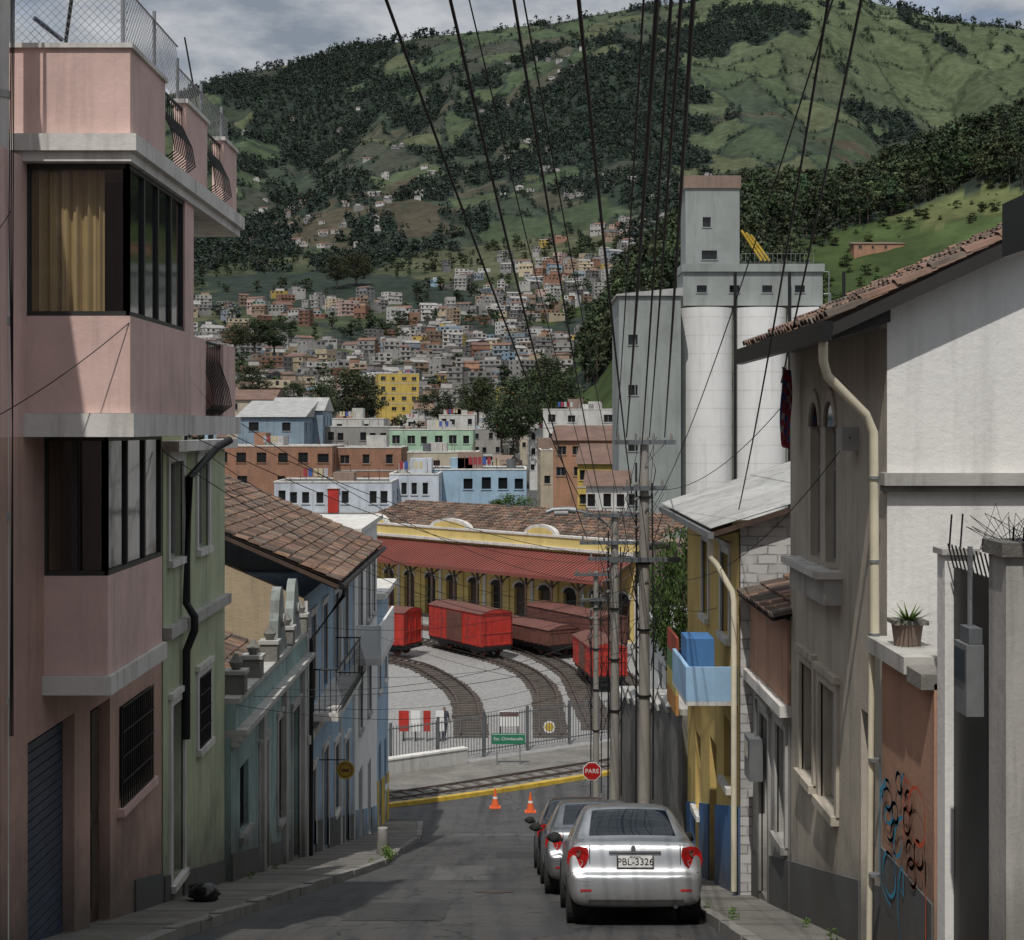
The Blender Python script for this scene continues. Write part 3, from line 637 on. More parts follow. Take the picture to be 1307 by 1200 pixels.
for yy_ in (27.2,29.0,31.0,33.2,35.4):
    t.box(-4.96,-4.62,yy_-.17,yy_+.17,-4.618,-4.28,M_stone); t.box(-4.99,-4.59,yy_-.2,yy_+.2,-4.278,-4.21,M_conc)
    t.tube([(-4.79,yy_,-4.21),(-4.79,yy_,-4.15),(-4.79,yy_,-4.08)],.07,M_stone,8,.13); t.tube([(-4.79,yy_,-4.08),(-4.79,yy_,-4.02),(-4.79,yy_,-3.93)],.13,M_stone,8,.03)
M_orn=plaster('weathered_ornament',(.30,.33,.31),amt=.9,patch=.5)
for yy_,hh in ((32.1,1.35),(34.3,1.3)):
    half=[(.75,0),(.72,.2),(.6,.27),(.5,.45),(.47,.7),(.36,.85),(.3,hh-.25),(.15,hh-.05),(0,hh)]
    poly=[(-4.9,yy_-a,-4.62+c) for a,c in half]+[(-4.9,yy_+a,-4.62+c) for a,c in half[-2::-1]]
    t.prism(poly,(.18,0,0),M_orn); t.tube([(-4.79,yy_-.01,-4.62+hh*.5),(-4.65,yy_-.01,-4.62+hh*.5)],.13,M_conc,12)
for yy_ in (29.8,32.7,35.6): t.box(-4.8,-4.68,yy_-.17,yy_+.17,-11,-5.46,M_conc)
wains(g,-4.78,1,26.66,35.9,ops,M_dgrey,.6)
g.p('walls').box(-12,-5.14,26.66,27.0,-11,-4.8,M_adobe)
s_=V((-1,0,.42)).normalized(); tiles(g.p('roof'),(-5.3,27.2,-4.75),UY,s_,6.2,5)
g.p('walls').box(-5.3,-5.14,27.2,35.8,-11,-4.75,M_adobe)
g=G('tile_roofed_balcony_house',(-4.75,41,-10)); ops=[(.9,1.9,-6.6,-4.5,'dt'),(3.3,4.3,-6.6,-4.5,'dt'),(5.9,6.9,-6.6,-4.5,'wt'),(8.4,9.4,-6.6,-4.5,'wt'),(.8,1.9,-10.1,-8.2,'dt'),(3.4,4.5,-10.8,-8.2,'dt'),(6.0,6.9,-10.4,-8.6,'wt'),(8.5,9.6,-12,-9,'dt')]
wall(g,(-4.76,36.0,0),UY,UX,11,-14.5,-3.9,ops,M_blueg,trim=M_slab)
g.p('walls').prism([(-4.78,36.0,-9),(-4.78,36.0,-3.95),(-9.6,36.0,-1.9),(-14,36.0,-3.9),(-14,36.0,-9)],(0,.3,0),M_adobe)
for k in range(5): g.p('walls').prism([(-9.0,35.97,-5.6+.0*k+k*.55),(-4.85,35.97,-5.6+k*.55),(-4.85,35.97,-5.57+k*.55),(-9.0,35.97,-5.57+k*.55)],(0,.05,0),M_stone) if k<2 else None
g.p('walls').box(-14,-5.15,36.35,46.9,-15,-4.3,M_blueg); wains(g,-4.76,1,36,47,ops,M_dgrey,.9); g.p('trim').box(-4.85,-4.62,36.02,47,-7.3,-7.1,M_slab)
for i in (0,2,3): g.p('trim').box(-4.85,-4.70,36.02+i*3.6,36.25+i*3.6,-14.5,-4.0,M_slab)
sl=V((-1,0,.43)).normalized(); tiles(g.p('roof'),(-3.9,35.6,-3.55),UY,sl,11.6,6.6,per=.2,course=.33); tiles(g.p('roof'),(-14.6,35.6,-3.55),UY,V((1,0,.5)).normalized(),11.6,5.3)
g.p('roof').prism([(-3.92,35.62,-3.6),(-3.92,35.62,-3.7),(-9.9,35.62,-1.1),(-9.9,35.62,-1.0)],(0,.12,0),M_wood)
for i in range(22): yy_=35.8+i*.52; g.p('roof').prism([(-4.0,yy_,-3.62),(-4.0,yy_,-3.72),(-4.8,yy_,-3.38),(-4.8,yy_,-3.26)],(0,.1,0),M_wood)
pp=g.p('drainpipe',True); pp.tube([(-3.86,35.5,-3.62),(-3.86,47.3,-3.66)],.07,M_black,8); pp.tube([(-3.88,36.4,-3.7),(-3.9,36.3,-3.9),(-4.62,36.1,-4.9),(-4.64,36.1,-13)],.05,M_black,8)
t=g.p('balcony'); t.box(-4.8,-4.05,36.5,42.2,-6.86,-6.68,M_slab)
rail(t,(-4.08,36.5,-6.66),UY,5.7,1.0,belly=UX,sp=.18,r=.007); rail(t,(-4.75,36.53,-6.66),UX,.65,1.0); rail(t,(-4.75,42.1,-6.66),UX,.65,1.0)
g=G('white_balcony_house',(-4.7,51,-10)); ops=[(1,2,-6.3,-4.3,'wt'),(3.6,4.6,-6.3,-4.3,'wt'),(5.6,6.5,-6.3,-4.3,'wt'),(1,2,-9.4,-7.3,'wt'),(4,5,-9.4,-7.3,'wt'),(1,2.2,-12.9,-10.6,'d'),(4,5.2,-13.5,-11,'d')]
wall(g,(-4.7,47.05,0),UY,UX,7.5,-15.5,-3.2,ops,M_white); cap(g,-4.7,1,47.06,-15,-3.2,M_white)
g.p('walls').box(-12,-5.06,47.08,54.5,-15.5,-3.2,M_white); wains(g,-4.7,1,47.06,54.5,ops,M_blueg,1)
g.p('balcony').box(-4.75,-3.95,47.3,52.5,-7.2,-7.0,M_slab); g.p('balcony').box(-4.03,-3.95,47.3,52.5,-7.0,-6.0,M_white); g.p('balcony').box(-4.75,-4.031,47.3,47.38,-7.0,-6.0,M_white)
g.p('roof').box(-12,-4.5,46.9,54.7,-3.199,-3.05,M_slab)
g=G('corner_house',(-4.7,57,-12)); ops=[(.8,1.7,-9.4,-7.4,'wt'),(3.3,4.2,-9.4,-7.4,'wt'),(.8,1.9,-14,-11.3,'d'),(3.3,4.3,-13.4,-11.6,'w')]
wall(g,(-4.72,54.6,0),UY,UX,5.2,-15.6,-6.0,ops,M_blueg,trim=M_slab)
g.p('walls').box(-12,-5.1,54.63,59.8,-15.6,-6.0,M_blueg); wains(g,-4.72,1,54.62,59.82,ops,M_yel,1.8); g.p('roof').box(-12,-4.4,54.4,60,-5.999,-5.8,M_slab)
g=G('round_bracket_sign',(-4.3,40,-8.7)); t=g.p('sign'); c=V((-4.1,38.6,-8.45)); t.tube([c-UY*.03,c+UY*.03],.22,M_yel,24); t.tube([c-UY*.034,c-UY*.031],.17,M_rust,24); t.tube([c-UY*.038,c-UY*.035],.15,M_yel,24); t.box(-4.2,-4.0,38.55,38.56,-8.48,-8.42,M_rust); t.tube([(-4.76,38.6,-8.2),(-4.1,38.6,-8.2)],.015,M_black)
def blob(b,c,r,mat,seed=0,sq=(1,1,.75)):
    n=10;R_=[]
    for i in range(n+1):
        th=math.pi*i/n; row=[]
        for j in range(14):
            ph=2*math.pi*j/14; k=1+.18*math.sin(3*ph+seed+i)+.1*math.sin(5*ph+2*i); row.append(V(c)+V((math.sin(th)*math.cos(ph)*k*sq[0],math.sin(th)*math.sin(ph)*k*sq[1],math.cos(th)*sq[2]))*r)
        R_.append(row)
    for i in range(n):
        for j in range(14): b.face([R_[i][j],R_[i][(j+1)%14],R_[i+1][(j+1)%14],R_[i+1][j]],mat)
M_bag=simple('black_plastic',(.012,.012,.013),.25)
g=G('rubbish_bag',(-4.45,23,-6.9)); blob(g.p('bag',True),(-4.35,22.2,z(22.2)+.25),.2,M_bag); blob(g.p('bag',True),(-4.5,22.45,z(22.4)+.25),.15,M_bag,2)
g=G('concrete_bollard',(-2.9,35,-9.8)); g.p('post',True).tube([(-3.05,37.0,z(37)),(-3.05,37.0,z(37,.75))],.16,M_conc,10,.12)
gp=[proto(60,10,14,.05,.35,.02,.6,.2,False)]
def tuft(name,lst):
    p=np.array([[a,b_,float(zr(b_))+.12] for a,b_,h in lst]); scatter(name,gp,p,np.array([h for *_,h in lst]),tint(len(p),(.10,.16,.04),.2))
tuft('kerb_weeds',[(-2.75,35.3,.45),(-2.7,34.7,.5),(-2.9,36,.4),(-3.0,33.2,.2),(2.7,19.2,.25),(2.8,20.0,.2),(3.4,16.6,.25),(-3.7,19.2,.12),(-3.5,22.6,.12),(2.62,21,.15),(-4.6,27.5,.25),(-4.6,30.5,.2),(3.4,18.2,.2),(-4.65,24.0,.15)])

# ------------------------------------------------------------ RIGHT SIDE
g=G('whitewashed_gable_house',(3.6,17.5,-4)); ops=[(2.35,2.95,-1.55,.0,'w'),(3.25,3.85,-1.55,.0,'w'),(2.3,3.2,-4.3,-2.95,'pt'),(3.6,4.4,-4.25,-2.9,'pt'),(.5,1.1,-5.4,-2.9,'d')]
wall(g,(3.6,15.06,0),UY,NX,5.14,-7,.95,ops,M_beige,trim=M_beige,fr=M_wframe)
def arch(g,o,u,n,w,h,mat,fill,depth=.06):
    b=g.p('trim'); pts=[]
    for k in range(9): t=math.pi*k/8; pts.append((w/2-math.cos(t)*w/2,math.sin(t)*h))
    for (a,c),(a2,c2) in zip(pts[:-1],pts[1:]):
        q=[V(o)+u*x+n*d_+V((0,0,y)) for d_ in (-.02,depth) for x,y in ((a,c),(a2,c2),(a2*1.0+(a2-w/2)*.25,c2+.12*(c2/h+.2)),(a+(a-w/2)*.25,c+.12*(c/h+.2)))]; b.hexa(q,mat)
    b.face([V(o)+u*x+n*.003+V((0,0,y)) for x,y in pts],fill)
for a in (2.35,3.25): arch(g,(3.6,15.06+a,.002),UY,NX,.6,.3,M_beige,M_glass,.03)
W=g.p('walls'); W.prism([(3.603,15.05,-7),(8.5,15.05,-7),(8.5,15.05,3.4),(3.603,15.05,1.2)],(0,.25,0),M_wwall)
W.box(3.98,8.5,15.35,20.1,-7,.9,M_beige); W.prism([(3.6,20.21,-7),(8.5,20.21,-7),(8.5,20.21,3.4),(3.6,20.21,1.0)],(0,.05,0),M_beige)
T=g.p('trim'); T.box(3.55,8.5,14.93,15.2,-.56,-.44,M_conc); T.box(3.57,8.5,14.97,15.2,-.62,-.562,M_stone)
T.box(3.4,3.62,17.1,19.2,-1.95,-1.66,M_conc); T.box(3.3,3.62,17.05,19.25,-1.659,-1.58,M_slab)
wains(g,3.6,-1,15.07,20.15,ops,M_dgrey,.8)
rs=V((1,0,.46)).normalized(); tiles(g.p('roof'),(3.0,14.75,.98),UY,rs,5.6,6,per=.2)
g.p('roof').prism([(3.0,14.72,.97),(3.0,14.72,.85),(8.6,14.72,3.42),(8.6,14.72,3.60)],(0,.36,0),M_frame)
gu=g.p('gutter'); gu.prism([(2.98,14.5,.98),(2.84,14.5,.98),(2.86,14.5,.80),(2.96,14.5,.80)],(0,5.6,0),M_black); 
for i in range(12): gu.prism([(3.0,14.9+i*.45,.9),(3.0,14.9+i*.45,.82),(3.6,14.9+i*.45,1.0),(3.6,14.9+i*.45,1.12)],(0,.08,0),M_frame)
pp=g.p('drainpipe',True); pp.tube([(2.93,14.75,.85),(2.93,14.75,.62),(2.98,14.8,.48),(3.38,14.98,.12),(3.46,15.0,-.05),(3.47,14.98,-2.15)],.045,M_cream,12); pp.tube([(3.44,14.98,-2.15),(3.44,15.1,-5.2)],.03,M_cream,8)
for zz in (-.5,-1.3,-2.0,-3.2,-4.3): pp.tube([(3.465,14.99,zz),(3.465,14.99,zz+.03)],.056,M_grey,12)
g.p('junction_box').box(3.42,3.6,16.25,16.45,-.25,.0,M_wframe)
g=G('boundary_wall',(3.6,14,-3.5)); W=g.p('wall'); W.box(3.53,3.75,13.1,14.95,-7,-2.15,M_orange); g.p('coping').box(3.4,3.85,13.6,15.0,-2.149,-2.0,M_conc); g.p('coping').box(3.42,3.83,13.1,13.58,-2.2,-2.07,M_stone)
g.p('wall').box(3.51,3.531,13.12,14.93,-7,-4.0,M_dgrey)
M_gb=simple('spray_paint_blue',(.02,.30,.50),.6,0,.1); M_gr=simple('spray_paint_red',(.65,.10,.04),.6,0,.1)
def scrib(b,y0,y1,z0,z1,mat,n,seed):
    r=random.Random(seed)
    for k in range(n):
        y=r.uniform(y0,y1);zz=r.uniform(z0,z1); pts=[]; a=r.uniform(0,6.28); da=r.uniform(-.7,.7)
        for i in range(26): pts.append((3.506-.0015*k,min(y1,max(y0,y)),zz)); y+=.075*math.cos(a); zz+=.06*math.sin(a); a+=da
        for p,c in zip(pts[:-1],pts[1:]):
            w=.03; b.face([p,c,(c[0],c[1]+w,c[2]+w),(p[0],p[1]+w,p[2]+w)],mat)
for lo,hi,mm,n_,sd in ((14.0,14.85,M_gb,12,1),(13.25,14.0,M_gr,9,5)): scrib(g.p('graffiti'),lo,hi,-4.0,-3.1,mm,n_,sd)
g=G('potted_plant',(3.62,14.3,-2)); g.p('pot',True).tube([(3.62,14.35,-2.0),(3.62,14.35,-1.78)],.12,M_terra,12,.15); g.p('pot_rim').box(3.47,3.78,14.2,14.5,-1.80,-1.76,M_stone)
for i in range(46):
    a=random.random()*6.28; r=random.uniform(.1,.35); c=V((3.62,14.3,-1.78)); g.p('leaves').face([c+V((math.cos(a+1.57)*.02,math.sin(a+1.57)*.02,0)),c-V((math.cos(a+1.57)*.02,math.sin(a+1.57)*.02,0)),c+V((math.cos(a)*r,math.sin(a)*r,random.uniform(.0,.18)))],M_leaf,(.09,.14,.04))
g=G('gate_posts',(3.7,12.5,-3)); W=g.p('posts'); W.box(3.55,3.8,12.85,13.08,-7,-1.05,M_wwall); W.box(3.52,3.83,12.82,13.11,-1.049,-1.0,M_conc); W.box(3.5,4.6,11.1,11.5,-7,-.92,M_conc); W.box(3.46,4.65,11.06,11.54,-.919,-.82,M_stone)
for q in ((3.6,12.9),(3.72,13.0),(3.6,11.3),(3.66,11.25),(3.8,11.35)): W.tube([(q[0],q[1],-1.0),(q[0]+.02,q[1],-.72)],.008,M_black,4)
gt=g.p('gate'); gt.box(3.62,3.65,11.5,12.84,-7,-1.15,M_black)
for i in range(12): gt.tube([(3.6,11.55+i*.11,-1.15),(3.55,11.55+i*.11,-.95)],.008,M_black,4)
for k in range(18): gt.tube([(3.6,11.3,-.9),(3.6+random.uniform(-.3,.4),11.3+random.uniform(-.2,.4),-.75+random.random()*.2),(3.7+random.uniform(-.3,.4),11.5,-.9)],.003,M_black,3)
g=G('electricity_meter',(3.5,11.9,-1.8)); t=g.p('box'); t.box(3.37,3.5,11.62,11.95,-2.15,-1.62,M_grey); t.box(3.36,3.371,11.66,11.91,-1.9,-1.66,M_glassb); t.box(3.40,3.5,11.66,11.9,-1.615,-1.5,M_dgrey); t.tube([(3.45,11.8,-1.5),(3.45,11.8,-.9)],.02,M_grey)
g=G('neighbouring_right_house',(5,4,-2)); g.p('walls').box(4.4,9,-10,10.6,-6,1.2,M_conc); g.p('roof').prism([(3.38,-10,1.30),(3.38,-10,1.42),(9,-10,2.6),(9,-10,2.4)],(0,20.6,0),M_frame); g.p('gutter').box(3.3,3.42,-10,10.55,1.14,1.5,M_black)
g=G('orange_walled_house',(3.6,21.5,-5)); ops=[(.35,1.05,-5.5,-4.0,'pt'),(1.7,2.4,-6.7,-4.1,'dt')]; wall(g,(3.6,20.22,0),UY,NX,3.2,-8,-2.5,ops,M_conc,trim=M_conc); cap(g,3.6,-1,20.23,-8,-2.5,M_conc)
g.p('walls').box(3.56,3.599,20.24,23.4,-3.6,-2.5,M_orange); g.p('walls').box(3.96,8,20.25,23.4,-8,-2.5,M_conc); g.p('trim').box(3.45,3.62,20.2,23.4,-3.75,-3.601,M_slab); wains(g,3.6,-1,20.24,23.4,ops,M_dgrey,.8)
tiles(g.p('roof'),(3.35,20.1,-2.5),UY,V((1,0,.3)).normalized(),3.3,2)
g=G('yellow_corrugated_roof_house',(3.4,27,-6)); ops=[(1.0,1.9,-3.3,-2.0,'wt'),(3.6,4.4,-3.3,-2.0,'wt'),(.9,1.7,-5.6,-4.6,'w'),(2.6,3.5,-7.85,-5.3,'d'),(4.8,5.6,-7.0,-5.6,'w')]
wall(g,(3.4,23.45,0),UY,NX,6.9,-10.5,-1.6,ops,M_yellow,trim=M_slab,fr=M_wframe); wains(g,3.4,-1,23.47,30.3,ops,M_blue,1.45)
W=g.p('walls')
def blockwork():
    m,nt,b=newmat('whitewashed_block'); br=nd(nt,'ShaderNodeTexBrick'); br.inputs['Scale'].default_value=1; br.inputs['Brick Width'].default_value=.3; br.inputs['Row Height'].default_value=.14; br.inputs['Mortar Size'].default_value=.012
    tc=nd(nt,'ShaderNodeTexCoord'); mp=nd(nt,'ShaderNodeMapping'); mp.inputs['Rotation'].default_value=(math.pi/2,0,0); nt.links.new(tc.outputs['Object'],mp.inputs[0])
    nz=nd(nt,'ShaderNodeTexNoise'); nz.inputs['Scale'].default_value=4; nt.links.new(tc.outputs['Object'],nz.inputs['Vector']); va=nd(nt,'ShaderNodeVectorMath',operation='MULTIPLY_ADD'); va.inputs[1].default_value=(.05,.05,.05); nt.links.new(nz.outputs['Color'],va.inputs[0]); nt.links.new(mp.outputs[0],va.inputs[2]); nt.links.new(va.outputs[0],br.inputs[0])
    br.inputs['Color1'].default_value=(.52,.51,.5,1); br.inputs['Color2'].default_value=(.36,.355,.35,1); br.inputs['Mortar'].default_value=(.22,.21,.2,1)
    c=mixc(nt,ramp(nt,nz.outputs['Fac'],.45,.65),br.outputs[0],(.5,.49,.47))
    nt.links.new(c,b.inputs['Base Color']); b.inputs['Roughness'].default_value=.9; bump(nt,b,br.outputs['Fac'],-.5,.03); return m
M_blk=blockwork()
W.prism([(3.42,23.45,-10),(9,23.45,-10),(9,23.45,.2),(3.42,23.45,-1.5)],(0,.2,0),M_blk)
W.box(3.77,9,23.7,30.3,-10.5,-1.8,M_yellow)
corrug(g.p('roof'),(2.95,23.2,-1.52),UY,V((1,0,.32)).normalized(),7.7,5.5,M_metalroof)
g.p('roof').prism([(2.96,23.22,-1.56),(2.96,23.22,-1.64),(8.1,23.22,.0),(8.1,23.22,.08)],(0,.05,0),M_wood)
g.p('roof').box(2.9,2.99,23.2,30.9,-1.66,-1.56,M_grey)
for i in range(9): g.p('roof').prism([(3.0,23.5+i*.85,-1.6),(3.0,23.5+i*.85,-1.68),(3.42,23.5+i*.85,-1.56),(3.42,23.5+i*.85,-1.45)],(0,.08,0),M_wood)
pp=g.p('drainpipe',True); pp.tube([(2.97,23.4,-1.66),(2.97,23.4,-1.95),(3.05,23.4,-2.05),(3.28,23.35,-2.45),(3.3,23.3,-2.6),(3.3,23.3,-6.9)],.045,M_cream,12)
W=g.p('balcony'); W.box(2.62,3.4,23.6,25.6,-4.2,-4.14,M_slab); W.box(2.62,3.4,23.6,23.66,-4.139,-3.62,M_lblue); W.box(2.62,2.68,23.661,25.6,-4.139,-3.62,M_lblue)
W.box(2.72,3.15,24.4,25.2,-3.9,-3.3,M_blue)
g=G('shop_sign',(3.1,29,-5)); t=g.p('board'); 
for k,c in enumerate(((.45,.22,.08),(.5,.42,.15),(.15,.25,.12),(.4,.1,.07))): t.box(2.95,3.0,28.2,29.8,-5.2+k*.35,-5.2+k*.35+.348,M_vc,c)
t.box(3.0,3.4,28.9,29.0,-4.2,-4.1,M_black)
g=G('electricity_meter',(3.3,22.5,-4.5)); t=g.p('box'); t.box(3.38,3.57,22.3,22.8,-5.05,-4.45,M_grey); t.box(3.37,3.381,22.38,22.7,-4.75,-4.5,M_glassb); t.tube([(3.5,22.5,-4.45),(3.5,22.5,-3.9)],.02,M_grey)
g=G('hanging_laundry',(3.3,19.3,.4)); t=g.p('cloth')
for k,(yy_,c) in enumerate(((19.5,(.30,.04,.06)),(19.62,(.04,.08,.20)))):
    for i in range(8):
        for j in range(12):
            f=lambda a,bz: (3.36+a*.11+.03*math.sin(a*9+k)+.02*math.sin(bz*6+k),yy_+a*.08+.02*math.sin(bz*8),.75-bz*.98-.05*a)
            cc=(c,(.30,.28,.32),(.05,.09,.22))[0 if (i*3+j*2+k)%5<3 else (1 if (i+j)%2 else 2)]; t.face([f(i/8,j/12),f((i+1)/8,j/12),f((i+1)/8,(j+1)/12),f(i/8,(j+1)/12)],M_vc,cc)
g=G('stone_retaining_wall',(3.4,38,-8)); W=g.p('wall'); 
for i in range(8):
    ya=30.4+i*2.2; zt=-5.6-.35*i
    W.box(3.3,3.7,ya,ya+2.19,-15.5,zt,M_stone); W.box(3.22,3.78,ya,ya+2.18,zt+.001,zt+.12,M_conc)
g=G('white_side_house',(6,44,-8)); g.p('walls').box(4.5,10,36.3,47,-15.5,-5.6,M_white); wall(g,(4.1,35.9,0),UX,NY,5.9,-12,-5.6,[(.6,1.5,-7.6,-6.3,'w'),(2.6,3.5,-7.6,-6.3,'w')],M_white); wall(g,(4.1,35.9,0),UY,NX,11.1,-15,-5.6,[(1,2,-8,-6.5,'w'),(4,5,-8,-6.5,'w'),(7,8,-8,-6.5,'w')],M_white); g.p('roof').box(3.9,10,35.7,47.2,-5.599,-5.4,M_metalroof)

# ------------------------------------------------------------ poles, lamps, cables
def pole(name,x,y,top,arms,lamp=False,r=.14):
    zb=float(zr(y)); g=G(name,(x,y,zb)); p=g.p('shaft',True); p.tube([(x,y,zb-.2),(x,y,zb+3),(x,y,top)],r,M_pole,12,r*.62)
    a=g.p('crossarms')
    for (dz,l,rr) in arms:
        u=V((math.cos(rr),math.sin(rr),0)); a.obox(V((x,y-.12,top-dz)),u,V((-u.y,u.x,0)),-l,l,-.04,.04,-.045,.045,M_dgrey)
        for s in np.linspace(-l+.08,l-.08,4):
            q=V((x,y-.12,top-dz))+u*s; a.tube([q+V((0,0,.045)),q+V((0,0,.12)),q+V((0,0,.17))],.03,M_stone,8,.02)
        a.tube([V((x,y-.12,top-dz-.45)),V((x,y-.12,top-dz))+u*l*.7],.012,M_dgrey,4)
    for k in range(5): a.tube([(x-r*.9,y-r*.7,top-.9-k*.28),(x-r*1.5,y-r*.8,top-.95-k*.28)],.04,M_stone,8)
    for k in range(4): zz=top-1.2-k*1.3; a.tube([(x,y,zz),(x,y,zz+.04)],r*1.0,M_black,12)
    a.tube([(x-.17,y-.1,top-.5),(x-.16,y-.1,top-3),(x-.18,y-.08,zb+.5)],.022,M_wire,5); a.tube([(x+.14,y-.12,top-.9),(x+.17,y-.1,top-4),(x+.16,y-.08,zb+1.5)],.018,M_wire,5)
    for k in range(18):
        s=random.choice([-1,1]); z0=top-random.uniform(.2,4.5); a.tube([(x+s*.1,y-.12,z0),(x+s*random.uniform(.18,.45),y-.2,z0-random.uniform(.2,.6)),(x+s*.12,y-.12,z0-random.uniform(.7,1.5))],.009,M_wire,4)
    if lamp:
        l=g.p('lamp',True); l.tube([(x,y,top-.5),(x-.5,y-.1,top-.1),(x-1.1,y-.15,top+.05)],.03,M_grey,8)
        l.tube([(x-1.0,y-.15,top+.02),(x-1.2,y-.16,top+.05),(x-1.6,y-.18,top+.04),(x-1.75,y-.19,top-.02)],.09,M_grey,10,.05); l.tube([(x-1.2,y-.16,top-.03),(x-1.55,y-.17,top-.04)],.08,M_wframe,10)
    return V((x,y,top))
A1=pole('utility_pole',2.6,30.8,-.2,((.1,.6,.0),(1.0,.45,.3),(2.4,.7,0.1)))
B1=pole('utility_pole',2.62,40,-2.15,((.1,.8,.1),(.8,.9,0),(1.2,.7,.2)),True,.15)
C1=pole('utility_pole',2.68,50,-4.6,((.1,.7,0),(.9,.5,0)),False,.12)
cu_=bpy.data.curves.new('overhead_power_cables','CURVE'); cu_.dimensions='3D'; cu_.bevel_depth=.0085; cu_.bevel_resolution=1; cu_.materials.append(M_wire)
thin=bpy.data.curves.new('overhead_service_wires','CURVE'); thin.dimensions='3D'; thin.bevel_depth=.0055; thin.bevel_resolution=1; thin.materials.append(M_wire)
def cable(c,p,q,sag=.3,n=24,r=1):
    s=c.splines.new('POLY'); s.points.add(n)
    for i in range(n+1):
        t=i/n; a=V(p).lerp(V(q),t); a.z-=4*sag*t*(1-t); s.points[i].co=(*a,1); s.points[i].radius=r
def topc(px,Y,q,sag=.3,r=1,c=None):
    a=P(px,0,Y); q=V(q); d=(a-q); st=a+d*(9/d.length); st.z+=4*sag*(.12)
    cable(c or cu_,st,q,sag,28,r)
topc(507,9,B1+V((-.6,0,-.1)),.55,1.2); topc(583,9,B1+V((-.7,0,-.7)),.5,1.2); topc(606,10,B1+V((-.2,0,-.6)),.45,.6); topc(660,9,B1+V((-.3,0,0)),.35,1.1); topc(672,10,B1+V((.3,0,-.6)),.3,.7)
topc(741,8,B1+V((.5,0,0)),.3,1.3); topc(820,9,A1+V((-.55,0,0)),.25,.8); topc(837,7,A1+V((-.35,0,0)),.2,1.5); topc(855,8,A1+V((-.1,0,-.9)),.2,1.1); topc(868,8,A1+V((.1,0,0)),.15,1.2); topc(884,7,A1+V((.4,0,0)),.1,1.4)
topc(1049,9,(3.3,22.8,-1.2),.35,1.0); topc(1041,10,A1+V((.1,0,-1.5)),.7,.7); topc(1096,9,(3.35,19.5,.55),.1,1.1)
for k in range(14):
    a=A1+V((random.uniform(-.6,.6),0,-random.choice([0,.9,1.1,2.3,2.4]))); b_=B1+V((random.uniform(-.7,.7),0,-random.choice([0,.7,1.1,1.8]))); cable(thin,a,b_,random.uniform(.1,.5))
    cable(thin,b_,C1+V((random.uniform(-.6,.6),0,-random.choice([0,.8,1.5]))),random.uniform(.1,.4)); cable(thin,C1+V((random.uniform(-.6,.6),0,-random.choice([0,.8]))),(5+k*.3,90,-9.5),.5)
L=[((-3.9,18.0,.0),B1+V((0,0,-1.3)),.5),((-3.9,21.7,-.1),A1+V((-.1,0,-2.4)),.35),((-3.85,21.8,.1),B1+V((0,0,-1.8)),.6),((-4.2,18.9,-.3),B1+V((0,0,-2.4)),1.0),((-4.7,26,-1),B1+V((-.1,0,-2.9)),.6),((-4.7,24,-.4),A1+V((-.1,0,-3.2)),.8),((-4.6,36.2,-4.6),A1+V((-.1,0,-2.9)),.4),((-4.6,42,-4.2),B1+V((0,0,-2.2)),.3),((-4.6,47.5,-4.2),B1+V((0,0,-2.8)),.3),((-4.6,50,-6),C1+V((0,0,-1)),.3),((-4.6,30,-5.0),A1+V((0,0,-3.5)),.5),((-4.6,44,-7),B1+V((0,0,-3.4)),.3),((-4.6,52,-7),C1+V((0,0,-1.4)),.3),((-4.6,39,-7),B1+V((0,0,-3.9)),.4),
 ((-4.7,27,-4.8),B1+V((0,0,-4.2)),.6),((-4.7,28.5,-4.9),A1+V((0,0,-4.1)),.3),((-4.6,46,-5.2),B1+V((0,0,-1.5)),.2),((-4.6,48,-6.2),B1+V((0,0,-4.6)),.3),((3.1,23.4,-1.6),A1+V((.1,0,-1.4)),.2),((3.4,19,.4),A1+V((.1,0,-1)),.4),((3.5,16.2,-.1),A1+V((.1,0,-2.6)),.7),((3.4,26,-3),A1+V((.1,0,-3)),.2),((-3.86,15.8,1.05),(-4.9,14.9,.1),.05),((-3.86,16.2,1.0),(-3.85,21.5,-.1),-.1),((-4.9,15.3,2.1),(-4.9,14.6,1.7),.02)]
for p,q,s in L: cable(thin,p,q,s)
for c in (cu_,thin): o=bpy.data.objects.new(c.name,c); S.collection.objects.link(o)

# ------------------------------------------------------------ cars
def paint(name,col,metal=.75,rough=.3):
    m,nt,b=newmat(name); b.inputs['Metallic'].default_value=metal; b.inputs['Roughness'].default_value=rough; b.inputs['Coat Weight'].default_value=.5; b.inputs['Coat Roughness'].default_value=.05
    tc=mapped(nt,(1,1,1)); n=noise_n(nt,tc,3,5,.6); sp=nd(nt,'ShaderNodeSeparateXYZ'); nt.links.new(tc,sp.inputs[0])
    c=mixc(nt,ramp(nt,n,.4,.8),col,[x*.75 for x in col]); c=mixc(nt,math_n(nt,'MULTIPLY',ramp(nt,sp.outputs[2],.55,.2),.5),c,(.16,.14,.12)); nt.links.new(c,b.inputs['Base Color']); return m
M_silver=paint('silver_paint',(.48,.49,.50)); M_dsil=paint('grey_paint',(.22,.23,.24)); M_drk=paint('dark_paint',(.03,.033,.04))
M_cg=glassm('car_glass',(.008,.014,.02),.04); M_cg.node_tree.nodes['Principled BSDF'].inputs['Specular IOR Level'].default_value=.35
M_tail=simple('tail_light_red',(.42,.012,.012),.15,0,.15,20); M_tailw=simple('reverse_lens',(.42,.25,.24),.15); M_tyre=simple('tyre_rubber',(.018,.018,.018),.85); M_rim=simple('wheel_rim',(.35,.35,.36),.35,.8); M_plate=simple('plate_white',(.7,.7,.68),.5,0,.05)
